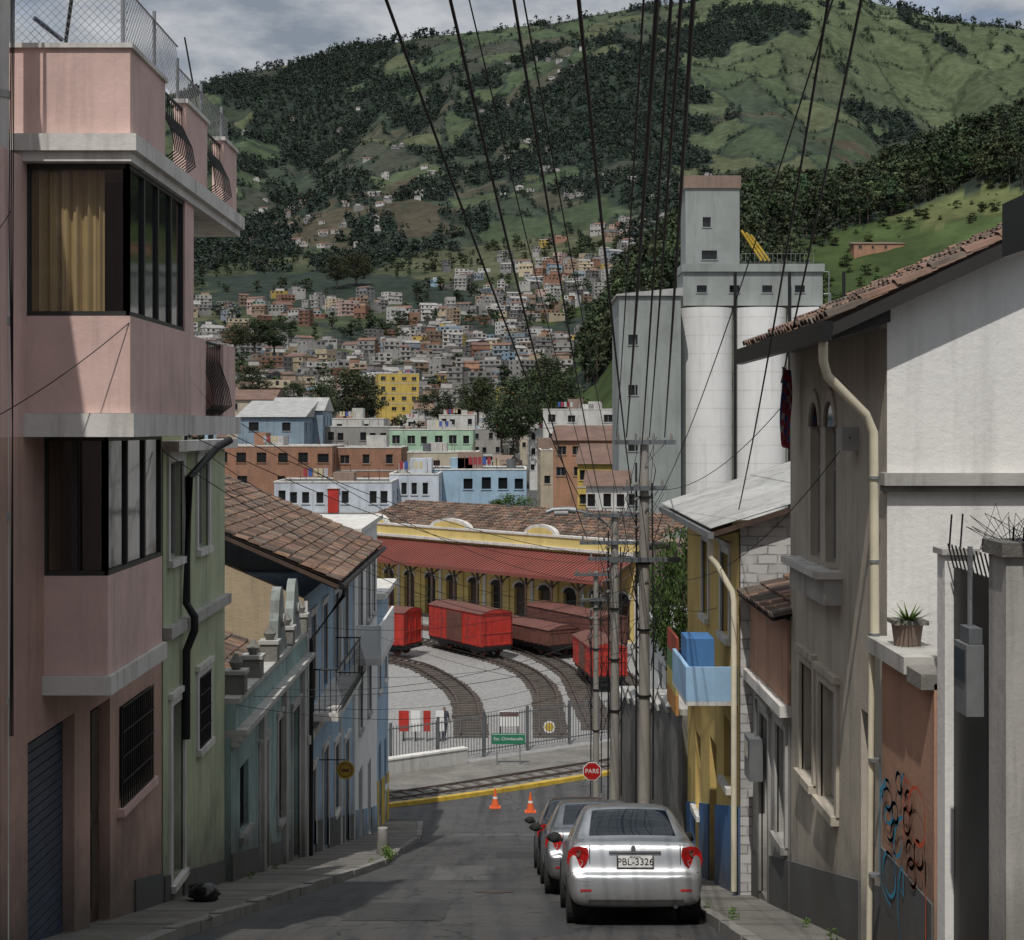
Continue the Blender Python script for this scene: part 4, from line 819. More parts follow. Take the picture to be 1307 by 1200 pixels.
ST=[(0,.33,.70,.45,(.70,.56),(.66,.585),(.58,.60),.605),(.03,.26,.79,.46,(.79,.59),(.74,.615),(.66,.635),.64),(.075,.24,.835,.5,(.825,.64),(.78,.665),(.69,.685),.69),(.10,.23,.845,.52,(.83,.74),(.785,.80),(.70,.84),.85),(.13,.23,.85,.55,(.835,.86),(.785,.95),(.70,.99),1.0),(.20,.23,.855,.58,(.835,.91),(.785,.99),(.70,1.035),1.045),(.48,.23,.857,.6,(.84,.94),(.785,1.0),(.70,1.05),1.07),(.80,.23,.857,.6,(.845,.95),(.79,1.0),(.645,1.25),1.29),(1.08,.23,.857,.6,(.845,.95),(.79,1.0),(.60,1.40),1.445),(1.4,.23,.857,.6,(.845,.95),(.79,1.0),(.585,1.445),1.49),(2.0,.23,.857,.6,(.845,.94),(.79,.99),(.585,1.455),1.50),(2.45,.23,.857,.6,(.845,.93),(.79,.98),(.57,1.41),1.46),(3.2,.23,.85,.58,(.83,.91),(.77,.95),(.66,1.0),1.03),(3.8,.23,.83,.55,(.80,.82),(.72,.88),(.6,.91),.93),(4.15,.25,.78,.48,(.74,.70),(.66,.75),(.55,.78),.79),(4.28,.33,.68,.45,(.66,.58),(.6,.62),(.5,.64),.65)]
def car(name,x,y,paintm,plate=None,yaw=0):
    pitch=-math.atan(.2275); g=G(name,(x,y,float(zr(y))),True,(pitch,0,yaw))
    rings=[]
    for (yy_,zb_,w,zm,sh,gl,tp,c) in ST:
        h=[(0,zb_),(w*.8,zb_),(w*.965,zb_+.07),(w,zm),(w*.995,(zm+sh[1])/2),sh,gl,tp,(tp[0]*.86,tp[1]+(c-tp[1])*.45),(tp[0]*.45,c-.006),(0,c)]
        ring=[(a,yy_,b_) for a,b_ in h]+[(-a,yy_,b_) for a,b_ in h[-2:0:-1]]; rings.append(ring)
    n=len(rings[0]); vs=[p for r in rings for p in r]; fs=[];mi=[]
    for i in range(len(rings)-1):
        for k in range(n):
            k2=(k+1)%n; fs.append((i*n+k,i*n+k2,(i+1)*n+k2,(i+1)*n+k)); kk=k if k<10 else n-1-k
            gl=0
            if i in(6,7) and kk>=8: gl=1
            if i==11 and kk>=8: gl=1
            if kk==6 and i in (8,9,10): gl=1
            mi.append(gl)
    fs.append(tuple(range(n))[::-1]); mi.append(0); fs.append(tuple((len(rings)-1)*n+k for k in range(n))); mi.append(0)
    me=bpy.data.meshes.new('body'); me.from_pydata(vs,[],fs); me.materials.append(paintm); me.materials.append(M_cg); me.polygons.foreach_set('material_index',mi); me.polygons.foreach_set('use_smooth',[True]*len(fs))
    o=bpy.data.objects.new('body',me); S.collection.objects.link(o); o.parent=g.e; sd=o.modifiers.new('s','SUBSURF'); sd.levels=2; sd.render_levels=2
    L=g.p('tail_lights')
    for s in (-1,1):
        poly=[(.60,.955),(.70,.975),(.79,.965),(.845,.90),(.860,.80),(.84,.70),(.76,.675),(.68,.69),(.62,.76),(.585,.86)]
        def lens(sc,mat,ya,yb,dx=0,dz=0):
            cx_,cz=.73,.83; P0=[V((s*(cx_+(a-cx_)*sc+dx),ya+max(0,(a-.72))*.5,cz+(b_-cz)*sc+dz)) for a,b_ in poly]; P1=[V((p.x,yb+.2,p.z)) for p in P0]
            L.face(P0,mat)
            for i in range(len(P0)): j=(i+1)%len(P0); L.face([P0[i],P0[j],P1[j],P1[i]],mat)
        lens(1,M_tail,.072,.12); lens(.28,M_tailw,.069,.07,-.03,-.065); lens(.3,M_rust,.0695,.07,.0,.055)
    d=g.p('details')
    if plate:
        d.box(-.235,.235,.052,.064,.705,.88,M_dgrey); d.box(-.215,.215,.046,.0515,.72,.865,M_plate); text(g.e,plate,(0,.043,.785),.12,M_black)
        text(g.e,'ECUADOR',(0,.043,.845),.03,M_black)
    d.box(-.33,.33,.07,.10,.895,.918,M_rim)
    d.tube([(-.02,.09,.955),(-.02,.08,.955)],.03,M_rim,12)
    d.box(-.80,.80,.064,.09,.648,.659,M_black)
    for s in (-1,1): d.box(s*.575-.004,s*.575+.004,.084,.16,.66,.99,M_black)
    d.box(-.60,.60,.010,.05,.27,.33,M_tyre); d.box(-.70,-.56,-.001,.02,.43,.455,M_tail); d.box(.56,.70,-.001,.02,.43,.455,M_tail)
    d.tube([(.5,.05,.25),(.5,.4,.25)],.03,M_rim,8)
    d.box(-.16,.16,.60,.63,1.10,1.125,M_tail)
    for s in (-1,1):
        m_=g.p('mirrors',True); blob(m_,(s*.95,2.75,1.0),.10,M_tyre,0,(1,.5,.75)); m_.tube([(s*.83,2.75,.97),(s*.95,2.75,.99)],.03,M_tyre,6)
    wv=g.p('wheels',True); ar=g.p('wheel_arches')
    for yy_ in (.72,3.3):
        for s in (-1,1):
            R=.30; prof=[(.66,R-.03),(.67,R),(.84,R),(.855,R-.03),(.85,R-.09)]
            for (xa,ra),(xb,rb) in zip(prof[:-1],prof[1:]):
                for k in range(24):
                    t0,t1=2*math.pi*k/24,2*math.pi*(k+1)/24; f=lambda X,r_,t:(s*X,yy_+math.cos(t)*r_,.30+math.sin(t)*r_)
                    wv.face([f(xa,ra,t0),f(xa,ra,t1),f(xb,rb,t1),f(xb,rb,t0)],M_tyre)
            d.tube([(s*.66,yy_,.3),(s*.845,yy_,.3)],R-.085,M_rim,20); d.tube([(s*.655,yy_,.3),(s*.66,yy_,.3)],R-.03,M_tyre,20)
            for k in range(6): t0=k*math.pi/3; d.hexa([(s*X,yy_+math.cos(t0+e)*r_,.3+math.sin(t0+e)*r_) for X in (.846,.852) for r_,e in ((.05,-.3),(.05,.3),(.19,.12),(.19,-.12))],M_dark)
            ar.tube([(s*.60,yy_,.33),(s*.852,yy_,.33)],.345,M_tyre,28)
    return g
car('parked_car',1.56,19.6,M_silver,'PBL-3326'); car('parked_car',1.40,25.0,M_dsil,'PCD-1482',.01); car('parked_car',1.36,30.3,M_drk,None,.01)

# ------------------------------------------------------------ signs, cones, fence, people
x,y=2.45,48; g=G('stop_sign',(x,y,z(y,.13)),True); g.p('post').tube([(0,0,0),(0,0,2.35)],.03,M_grey,8)
pts=[(math.cos(math.pi/8+k*math.pi/4),math.sin(math.pi/8+k*math.pi/4)) for k in range(8)]
for r,yy_,m in ((.30,-.04,M_plate),(.275,-.046,M_tail)): g.p('plate').prism([(a*r,yy_,2.05+b_*r) for a,b_ in pts],(0,.01 if r>.28 else .004,0),m)
text(g.e,'PARE',(0,-.05,2.05),.19,M_plate)
M_or=simple('cone_orange',(.70,.12,.03),.5,0,.05)
for px,Y in ((632,62.3),(677,61.3)):
    x=(px-CX)/F*Y; g=G('traffic_cone',(x,Y,z(Y)),True)
    g.p('base').box(-.22,.22,-.22,.22,.01,.05,M_or); c=g.p('cone',True); c.tube([(0,0,.05),(0,0,.38)],.17,M_or,16,.095); c.tube([(0,0,.38),(0,0,.46)],.095,M_plate,16,.08); c.tube([(0,0,.46),(0,0,.78)],.08,M_or,16,.025)
fa=A2+n2v*5.3; FL=34
g=G('yard_fence',(fa.x+14,fa.y+10,-15.2)); wb=g.p('low_wall'); fb=g.p('railings')
fb0=V((fa.x,fa.y,-15.2)); wb.obox(fb0,d2,n2v,0,16,0,.35,-.3,.62,M_conc); wb.obox(fb0,d2,n2v,-.02,16.02,-.04,.39,.622,.7,M_slab)
M_fence=simple('fence_grey',(.16,.165,.17),.5,.3)
o_=fb0+n2v*.9
for i in range(int(FL/.16)): fb.obox(o_+d2*(i*.16),d2,n2v,0,.025,0,.025,.1,1.9,M_fence)
for zz in (.25,1.75): fb.obox(o_,d2,n2v,0,FL,-.01,.04,zz,zz+.05,M_fence)
for i in range(int(FL/2.5)+1): fb.obox(o_+d2*i*2.5,d2,n2v,-.05,.06,-.04,.07,-.2,2.05,M_fence)
M_green=simple('sign_green',(.02,.17,.09),.5,0,.05)
q=P(649,943,70.5); g=G('station_direction_sign',(q.x,q.y,-15.2),True); zz=q.z+15.2; g.p('board').box(-.75,.75,-.03,0,zz-.24,zz+.24,M_green); g.p('board').box(-.72,.72,-.034,-.031,zz+.19,zz+.205,M_plate); g.p('posts').box(-.55,-.49,0,.05,0,zz+.2,M_grey); g.p('posts').box(.49,.55,0,.05,0,zz+.2,M_grey); text(g.e,'Est. Chimbacalle',(0,-.04,zz),.2,M_plate)
q=P(650,917,77); g=G('information_board',(q.x,q.y,-15.27),True); zz=q.z+15.27; g.p('board').box(-.5,.5,-.03,0,zz-.38,zz+.38,M_plate); g.p('board').box(-.46,.46,-.035,-.031,zz+.1,zz+.32,M_rust); g.p('posts').box(-.45,-.4,0,.05,0,zz,M_black); g.p('posts').box(.4,.45,0,.05,0,zz,M_black)
q=P(701,928,77); g=G('round_warning_sign',(q.x,q.y,-15.27),True); zz=q.z+15.27; g.p('disc').tube([(0,-.02,zz),(0,0,zz)],.3,M_plate,20); g.p('disc').tube([(0,-.024,zz),(0,-.021,zz)],.22,M_yel,20); g.p('post').tube([(0,.03,0),(0,.03,zz)],.03,M_black,6)
g=G('notice_boards',(-4.6,76,-15.27),True)
for k,(c,w) in enumerate(((M_red,.5),(M_plate,.45),(M_red,.35),(M_plate,.4))): x0=-.9+k*.6; g.p('boards').box(x0,x0+w,0,.05,.5,1.5,c); g.p('posts').box(x0+w/2-.03,x0+w/2+.03,.051,.09,0,1.5,M_black)
M_skin=simple('skin',(.32,.18,.12),.6); M_hair=simple('hair',(.02,.015,.012),.6)
def person(x,y,zb,ang,shirt,pants,stride=.12):
    J={'pel':(0,0,.92,.14),'wa':(0,0,1.08,.125),'ch':(0,.01,1.3,.155),'nk':(0,.01,1.47,.06),'hd':(0,-.02,1.56,.075),'ht':(0,-.015,1.66,.09),
     'hl':(-.1,0,.86,.085),'kl':(-.11,-stride,.48,.06),'al':(-.11,-stride*.6,.08,.04),'tl':(-.12,-stride*.6-.14,.04,.035),
     'hr':(.1,0,.86,.085),'kr':(.11,stride*.5,.48,.06),'ar':(.11,stride*1.4,.08,.04),'tr':(.12,stride*1.4-.14,.04,.035),
     'sl':(-.19,.01,1.4,.06),'el':(-.25,.04,1.13,.043),'wl':(-.24,-.05,.9,.03),'fl':(-.24,-.08,.8,.025),
     'sr':(.19,.01,1.4,.06),'er':(.25,.02,1.13,.043),'wr':(.24,-.1,.93,.03),'fr':(.24,-.14,.84,.025)}
    E=[('pel','wa'),('wa','ch'),('ch','nk'),('nk','hd'),('hd','ht'),('pel','hl'),('hl','kl'),('kl','al'),('al','tl'),('pel','hr'),('hr','kr'),('kr','ar'),('ar','tr'),('ch','sl'),('sl','el'),('el','wl'),('wl','fl'),('ch','sr'),('sr','er'),('er','wr'),('wr','fr')]
    ks=list(J); me=bpy.data.meshes.new('pedestrian'); me.from_pydata([J[k][:3] for k in ks],[(ks.index(a),ks.index(b_)) for a,b_ in E],[])
    o=bpy.data.objects.new('tmp',me); S.collection.objects.link(o); m=o.modifiers.new('k','SKIN'); 
    for i,k in enumerate(ks): me.skin_vertices[0].data[i].radius=(J[k][3],)*2
    me.skin_vertices[0].data[0].use_root=True; s2=o.modifiers.new('s','SUBSURF'); s2.levels=2
    dg=bpy.context.evaluated_depsgraph_get(); nm=bpy.data.meshes.new_from_object(o.evaluated_get(dg)); bpy.data.objects.remove(o)
    nm.name='pedestrian'; nm.materials.clear()
    for mm in (shirt,pants,M_skin,M_hair): nm.materials.append(mm)
    for pl in nm.polygons:
        c=pl.center; pl.use_smooth=True
        pl.material_index=0 if c.z>.9 else 1
        if abs(c.x)>.19 and c.z<.93: pl.material_index=2
        if c.z>1.47: pl.material_index=2
        if c.z>1.63 or (c.z>1.53 and c.y>.02): pl.material_index=3
        if c.z<.07: pl.material_index=3
    ob=bpy.data.objects.new('pedestrian',nm); S.collection.objects.link(ob); ob.location=(x,y,zb); ob.rotation_euler=(0,0,ang)
M_s=simple('shirt_cloth',(.05,.055,.07),.8); M_jean=simple('jeans',(.03,.04,.07),.8)
person(-3.3,76.2,-15.27,.5,M_s,M_jean)

# ------------------------------------------------------------ rolling stock
def boxcar(name,x,y,ang,L=7,mat=M_red,H_=2.5,Wd=2.3):
    g=G(name,(x,y,-15.07),True,(0,0,ang)); b=g.p('body'); w=Wd/2; z0=.75; z1=z0+H_*.85
    b.box(-w,w,0,L,z0,z1,mat)
    for i in range(int(L/.55)+1): yy_=i*L/int(L/.55); b.box(-w-.05,w+.05,max(0,yy_-.03)+.001,min(L,yy_+.03)-.001,z0-.05,z1-.02,mat if i%3 else M_rust)
    for zz in (z0+.05,z0+.8,z1-.12): b.box(-w-.04,w+.04,-.04,L+.04,zz,zz+.08,mat)
    for xx in (-w,-w*.33,w*.33,w): b.box(xx-.03,xx+.03,-.05,L+.05,z0,z1-.02,mat)
    b.box(-w-.09,-w-.03,L*.36,L*.64,z0+.05,z1-.15,M_rust if mat is M_red else mat)
    r=g.p('roof',True); pts=[(-w-.1+(Wd+.2)*k/10,z1+.28*math.sin(math.pi*k/10)) for k in range(11)]
    for (a,c),(a2,c2) in zip(pts[:-1],pts[1:]): r.face([(a,-.1,c),(a2,-.1,c2),(a2,L+.1,c2),(a,L+.1,c)],M_rust)
    g.p('body').face([(a,-.08,c-.005) for a,c in pts],mat); g.p('body').face([(a,L+.08,c-.005) for a,c in pts],mat)
    u=g.p('underframe'); u.box(-w+.1,w-.1,-.15,L+.15,z0-.28,z0-.051,M_black); u.tube([(0,-.5,.62),(0,-.1,.62)],.08,M_black)
    for yc in (1.3,L-1.3):
        u.box(-.85,.85,yc-.7,yc+.7,.25,.42,M_black)
        for dy in (-.5,.5):
            for s in (-.56,.56): u.tube([(s-.06,yc+dy,.33),(s+.06,yc+dy,.33)],.34,M_rust,18)
    for s in (-w+.15,w-.15): u.tube([(s,-.2,.5),(s,-.2,z1)],.02,M_black,4)
    return g
boxcar('red_boxcar',-1.0,102.5,math.radians(32)); boxcar('red_boxcar',-6.6,103.6,math.radians(64),8)
boxcar('brown_flat_wagon',3.4,103,math.radians(33),8,M_rust,1.2); boxcar('brown_railway_coach',6.6,103,math.radians(30),9,M_rust,2.1); boxcar('red_goods_wagon',5.6,90,math.radians(8),6,M_red,1.9,2.0)

# ------------------------------------------------------------ station
SA=V((-14.5,133,-15.3)); SB=V((8.6,108,-15.3)); su=(SB-SA).normalized(); SL=(SB-SA).length; sn=V((-su.y,su.x,0)); 
if sn.y>0: sn=-sn
g=G('railway_station',(0,0,0)); ops=[]
nb=13
for i in range(nb):
    c=SL*(i+.5)/nb; ops.append((c-.65,c+.65,.45,3.3,'o' if i%3==1 else 'd'))
wall(g,SA,su,sn,SL,-.2,6.4,ops,M_sty,.3)
t=g.p('trim')
for q in ops: arch(g,SA+su*q[0]+V((0,0,3.302)),su,sn,1.3,.45,M_slab,M_dark)
for i in range(nb+1): c=SL*i/nb; t.obox(SA,su,sn,c-.15,c+.15,-.05,.1,0.2,4.6,M_slab if i%2 else M_sty)
t.obox(SA,su,sn,-.3,SL+.3,-.4,.35,6.4,6.6,M_slab); t.obox(SA,su,sn,-.2,SL+.2,-.3,.12,6.601,7.3,M_sty); t.obox(SA,su,sn,-.3,SL+.3,-.35,.2,7.301,7.45,M_slab)
for c,wd in ((SL*.14,2.2),(SL*.42,3.4),(SL*.72,2.4)):
    pts=[SA+su*(c-wd*math.cos(math.pi*k/12)*.5*1.4)+sn*.13+V((0,0,7.45+.7*math.sin(math.pi*k/12))) for k in range(13)]; t.prism(pts,-sn*.4,M_slab)
    pts=[SA+su*(c-wd*math.cos(math.pi*k/12)*.5*1.15)+sn*.16+V((0,0,7.45+.48*math.sin(math.pi*k/12))) for k in range(13)]; t.prism(pts,-sn*.02,M_sty)
cn=g.p('canopy'); o=SA+V((0,0,6.2)); out=(sn*3.4+V((0,0,-1.35))); nn_=int(SL/.35)
for i in range(nn_):
    a0=SL*i/nn_;a1=SL*(i+1)/nn_; cn.face([o+su*a0,o+su*a1,o+su*a1+out,o+su*a0+out],M_awn); cn.prism([o+su*a0+V((0,0,.01)),o+su*(a0+.06)+V((0,0,.01)),o+su*(a0+.06)+V((0,0,.07)),o+su*a0+V((0,0,.07))],out,M_awn)
cn.obox(SA,su,sn,0,SL,3.35,3.45,4.6,4.86,M_awn)
for i in range(nb+1):
    c=SL*i/nb; p0=SA+su*c+sn*3.1; cn.tube([p0,p0+V((0,0,4.85))],.09,M_wood,8)
    for s in (-1,1): cn.tube([p0+V((0,0,3.9)),p0+su*s*.8+V((0,0,4.7))],.05,M_wood,5)
    cn.tube([p0+V((0,0,4.1)),SA+su*c+sn*.1+V((0,0,5.4))],.05,M_wood,5)
cn.obox(SA,su,sn,0,SL,-.1,4.6,-.3,.4,M_conc); cn.obox(SA,su,sn,0,SL,4.601,4.75,-.3,.42,M_rust)
for k in range(2): rail(g.p('railings'),SA+su*(SL*(.35+.3*k))+sn*4.5+V((0,0,.4)),su,6,.9)
tiles(g.p('roof'),SA+V((0,0,6.9))-sn*.5,su,(-sn+V((0,0,.28))).normalized(),SL,7,per=.42,course=.6)
g.p('roof').obox(SA,su,-sn,0,SL,.5,12,-.1,6.7,M_terra)
dm=g.p('roof_dome',True); c0=P(742,672,126); 
for i in range(6):
    for j in range(24):
        f=lambda a,bb:(c0.x+3.9*math.cos(a)*math.cos(bb),c0.y+2.6*math.cos(a)*math.sin(bb),c0.z+1.0*math.sin(a)); a0,a1=i*math.pi/12,(i+1)*math.pi/12; b0,b1=j*math.pi/12,(j+1)*math.pi/12
        dm.face([f(a0,b0),f(a0,b1),f(a1,b1),f(a1,b0)],M_awn)
g.p('walls').box(c0.x-3.8,c0.x+3.8,c0.y-2.5,c0.y+2.5,-15,c0.z+.02,M_terra)

# ------------------------------------------------------------ middle distance buildings
def cmat(name,c,sc=.35,amt=.6): return plaster(name,c,amt=amt,foot=False,scale=sc,patch=.35)
def bldg(name,px0,px1,top,Y,dep,mat,fl=2,nw=5,base=-17,roof=None,kind='w',yaw=0,fh=2.9,rc=None):
    a=P(px0,top,Y); b_=P(px1,top,Y); w=b_.x-a.x; zt=a.z; g=G(name,((a.x+b_.x)/2,Y,base),True,(0,0,yaw)); h=zt-base; x0=-w/2
    fr=random.choice([M_frame,M_wframe]); ops=[]
    for f in range(fl):
        for k in range(nw):
            c=w*(k+.5)/nw+random.uniform(-.15,.15); ww=min(random.choice([.45,.6,.7]),w/nw*.28); v=h-(f+1)*fh+.9
            if random.random()<.2: continue
            ops.append((c-ww,c+ww,v,v+random.choice([1.1,1.2,1.25]),kind))
    wall(g,(x0,0,0),UX,NY,w,0,h,ops,mat,.2,fr=fr,trim=mat)
    for s,o0 in ((-1,(x0,0,0)),(1,(-x0,0,0))):
        ops=[]
        for f in range(fl):
            for k in range(max(1,int(dep/4))):
                c=dep*(k+.5)/max(1,int(dep/4)); v=h-(f+1)*fh+.8; ops.append((c-.5,c+.5,v,v+1.2,kind))
        wall(g,o0,UY,UX*s,dep,0,h,ops,mat,.2,fr=fr,trim=mat)
    W=g.p('walls'); W.face([(x0,dep,0),(-x0,dep,0),(-x0,dep,h),(x0,dep,h)],mat)
    for f in range(1,fl):
        if random.random()<.6: g.p('trim').box(x0-.02,-x0+.02,-.05,.02,h-f*fh-.05,h-f*fh+.12,M_conc)
    r=g.p('roof')
    if roof=='gable':
        hh=dep*.17; r.prism([(x0-.3,-.4,h-.03),(x0-.3,dep/2,h+hh),(x0-.3,dep+.4,h-.03)],(w+.6,0,0),rc or M_rtile)
    elif roof=='shed': r.prism([(x0-.3,-.4,h-.03),(x0-.3,dep+.4,h+dep*.18),(x0-.3,dep+.4,h-.03)],(w+.6,0,0),rc or M_metalroof)
    else:
        r.box(x0+.2,-x0-.2,.2,dep-.2,h-.3,h-.25,M_conc)
        for q in ((x0-.05,-x0+.05,-.06,.2),(x0-.05,-x0+.05,dep-.2,dep+.06)): r.box(*q,h+.001,h+.15,M_slab)
        for q in ((x0-.05,x0+.2),(-x0-.2,-x0+.05)): r.box(*q,.2,dep-.2,h+.001,h+.14,M_slab)
        for k in range(random.randint(1,3)):
            xx=random.uniform(x0*.6,-x0*.6); ww=random.uniform(.6,1.4); r.box(xx-ww,xx+ww,dep*.5,dep*.8,h-.25,h+random.uniform(.8,2.0),random.choice([mat,M_conc,M_terra]))
        if random.random()<.5: xx=random.uniform(x0*.7,-x0*.7); r.tube([(xx,dep*.3,h),(xx,dep*.3,h+1.1)],.5,M_dgrey if random.random()<.5 else M_conc,12)
        for k in range(6): xx=x0+w*random.random(); yy_=dep*random.random(); r.tube([(xx,yy_,h),(xx,yy_,h+random.uniform(.8,1.6))],.03,M_rust,4)
        if random.random()<.6:
            xx=random.uniform(x0*.7,-x0*.3)
            for k in range(5): r.box(xx+k*.5,xx+k*.5+.38,dep*.25,dep*.25+.03,h+.5,h+1.3,M_vc,random.choice([(.4,.4,.42),(.3,.05,.06),(.06,.1,.3),(.5,.45,.3)]))
    return g
mW=cmat('pale_blue_white',(.56,.61,.67)); mB=cmat('sky_blue_wall',(.34,.48,.60)); mBr=cmat('raw_brick',(.33,.175,.115),.5); mG=cmat('mint_wall',(.40,.58,.43)); mGr=cmat('grey_block',(.32,.31,.29)); mY=cmat('far_yellow',(.58,.42,.11)); mO=cmat('far_orange',(.40,.22,.14)); mWh=cmat('far_white',(.60,.59,.56)); mBs=cmat('blue_sheet',(.26,.34,.41)); mCr=cmat('far_cream',(.50,.44,.34))
bldg('white_terrace_building',350,500,616,150,10,mW,2,9); bldg('white_terrace_building',497,560,606,158,10,mW,3,5)
bldg('blue_flat_building',546,672,600,165,12,mB,3,6)
g=G('red_roof_door',(-16,149,-5)); g.p('door').box(-17.6,-16.6,149.7,149.95,-8.2,-5.9,M_red); g.p('door').box(-17.7,-16.5,149.6,149.97,-5.899,-5.8,M_slab)
bldg('brick_building',270,424,570,195,14,mBr,2,6); bldg('brick_building',424,512,572,200,14,mBr,2,3)
bldg('brick_building',520,610,578,190,10,mCr,2,6)
bldg('grey_workshop_building',415,510,545,235,12,mGr,1,7); bldg('mint_building',497,604,549,228,14,mG,2,6,kind='w')
bldg('metal_shed',303,388,532,222,14,mBs,1,2,roof='shed'); bldg('metal_shed',346,412,524,232,12,mBs,1,1,roof='gable',rc=M_metalroof)
bldg('small_tiled_house',290,350,510,300,12,mCr,1,3,roof='gable',rc=M_rtile); bldg('small_tiled_house',350,420,520,300,12,mWh,1,3)
bldg('grey_workshop_building',410,490,535,260,12,mWh,2,5)
bldg('yellow_apartment_building',483,535,477,470,14,mY,4,4,-5,kind='w',yaw=.15,fh=3)
bldg('yellow_colonial_house',737,790,592,190,14,mY,2,3,yaw=-.12,roof='gable'); bldg('brick_house',706,790,562,215,12,mO,2,4,roof='gable',yaw=-.1)
bldg('white_modern_building',693,788,523,250,14,mWh,2,4,yaw=-.1); bldg('white_modern_building',748,800,620,150,8,mWh,2,3,yaw=-.1,roof='gable')
bldg('terrace_house',690,706,575,230,30,mCr,2,1); bldg('terrace_house',676,694,548,300,40,mWh,3,2); bldg('terrace_house',664,690,530,380,30,mCr,3,3)
bldg('terrace_house',604,640,548,330,12,mGr,2,4); bldg('terrace_house',560,606,530,340,12,mWh,2,4); bldg('terrace_house',604,636,600,210,10,mCr,2,3)
for k in range(46):
    px=random.uniform(245,760); Y=random.uniform(300,470); c=random.choice([mW,mGr,mWh,mCr,mBr,mO,mWh,mCr,mGr,mBr,mB]); top=CY-float(H((px-CX)/F*Y,Y)+random.choice([4,6.5,8]))*F/Y
    wpx=random.uniform(28,60)*330/Y; 
    if 636<px<690: continue
    bldg('terrace_house',px-wpx/2,px+wpx/2,top,Y,random.uniform(8,12),c,2,random.randint(3,5),base=-20,yaw=random.uniform(-.3,.3),roof=random.choice([None,None,'gable']),rc=random.choice([M_rtile,M_metalroof,M_terra]))
b=MB()
for i in range(20):
    Y0,Y1=150+i*18,168+i*18; f=lambda Y:(float(np.interp(Y,[150,300,520],[3.0,4.6,3.0]))); w=3.2
    z0,z1=float(H(f(Y0),Y0))+.25,float(H(f(Y1),Y1))+.25; b.face([(f(Y0)-w,Y0,z0),(f(Y0)+w,Y0,z0),(f(Y1)+w,Y1,z1),(f(Y1)-w,Y1,z1)],M_asph)
b.build('far_street')
def smallveh(name,x,y,col,L=4.2,H_=1.45,Wd=1.7,truck=False):
    zb=float(H(x,y))+.3; g=G(name,(x,y,zb),True,(0,0,.0)); m=simple(name+'_paint',col,.35,0,.05); b=g.p('body'); w=Wd/2
    if truck:
        b.box(-w,w,1.8,L,.8,H_,m); b.box(-w*.95,w*.95,0,1.7,.5,H_*.72,m); b.face([(-w*.8,-.01,H_*.4),(w*.8,-.01,H_*.4),(w*.8,-.01,H_*.66),(-w*.8,-.01,H_*.66)],M_cg)
    else:
        b.hexa([(-w,0,.25),(w,0,.25),(w,L,.25),(-w,L,.25),(-w,0,.85),(w,0,.85),(w,L,.8),(-w,L,.8)],m); b.hexa([(-w*.95,.6,.851),(w*.95,.6,.851),(w*.95,L-1,.85),(-w*.95,L-1,.85),(-w*.72,1.2,H_),(w*.72,1.2,H_),(w*.72,L-1.8,H_),(-w*.72,L-1.8,H_)],M_cg); b.box(-w*.7,w*.7,1.25,L-1.85,H_,H_+.03,m)
    for yy_ in (.8,L-.8):
        for s in (-1,1): g.p('wheels').tube([(s*(w-.2),yy_,.3),(s*(w+.02),yy_,.3)],.31,M_tyre,14)
for k in range(7): smallveh('distant_parked_car',6.3+.02*k,205+k*13,random.choice([(.5,.5,.5),(.1,.1,.12),(.4,.05,.04),(.6,.6,.6)]))
smallveh('white_truck',-1.3,330,(.7,.7,.7),6,3.2,2.3,True)

# ------------------------------------------------------------ silo complex
g=G('grain_silo_complex',(25,172,-15)); Y=170
def pb(part,px0,px1,t_,bt,Y0,Y1,mat,ops=()):
    a=P(px0,t_,Y0); c=P(px1,bt,Y0); zb=c.z if bt<700 else -16; wall(g,(a.x,Y0,0),UX,NY,c.x-a.x,zb,a.z,list(ops),mat,.3,trim=mat)
    W=g.p('walls'); 
    for X in (a.x,c.x): W.face([(X,Y0,zb),(X,Y1,zb),(X,Y1,a.z),(X,Y0,a.z)],mat)
    W.face([(a.x,Y0,a.z),(c.x,Y0,a.z),(c.x,Y1,a.z),(a.x,Y1,a.z)],M_conc); W.face([(a.x,Y0,zb),(c.x,Y0,zb),(c.x,Y1,zb),(a.x,Y1,zb)],M_conc)
    W.face([(a.x,Y1,zb),(c.x,Y1,zb),(c.x,Y1,a.z),(a.x,Y1,a.z)],mat)
    return a.x,c.x,a.z,zb
pb('head',875,944,240,338,Y+4,Y+9,M_silog,[(1.9,2.8,22.2,23.3,'w'),(1.8,3.5,18.6,19.6,'w')]); pb('cap',873,946,224,240,Y+3.8,Y+9.2,M_terra)
pb('gallery',872,1050,347,390,Y+2.6,Y+9,M_silog,[(1.5+k*3.6,2.6+k*3.6,14.8,15.6,'w') for k in range(4)]); g.p('trim').box(P(870,0,Y+2.6).x,P(1052,0,Y+2.6).x,Y+2.3,Y+9.3,P(0,347,Y+2.6).z,P(0,337,Y+2.6).z,M_silog)
a0,a1,tz,_=pb('annex',790,869,378,1000,Y-2,Y+9,M_silog,[(1.0,2.0,8.8,9.9,'w'),(1.0,2.0,3.4,4.5,'w'),(1.0,2.0,-2.6,-1.4,'w'),(1.0,2,-8.4,-7.2,'w')]); g.p('trim').prism([(a0-.3,Y-2.3,tz+.02),(a1+.2,Y-2.3,tz+.02),(a1+.2,Y-2.3,tz+.9),(a0-.3,Y-2.3,tz+.2)],(0,11.5,0),M_metalroof)
for k in range(6): g.p('trim').box(a0+1.1*k+.6,a0+1.1*k+.66,Y-2.03,Y-1.9,-16,tz,M_silog)
sb=g.p('silos',True)
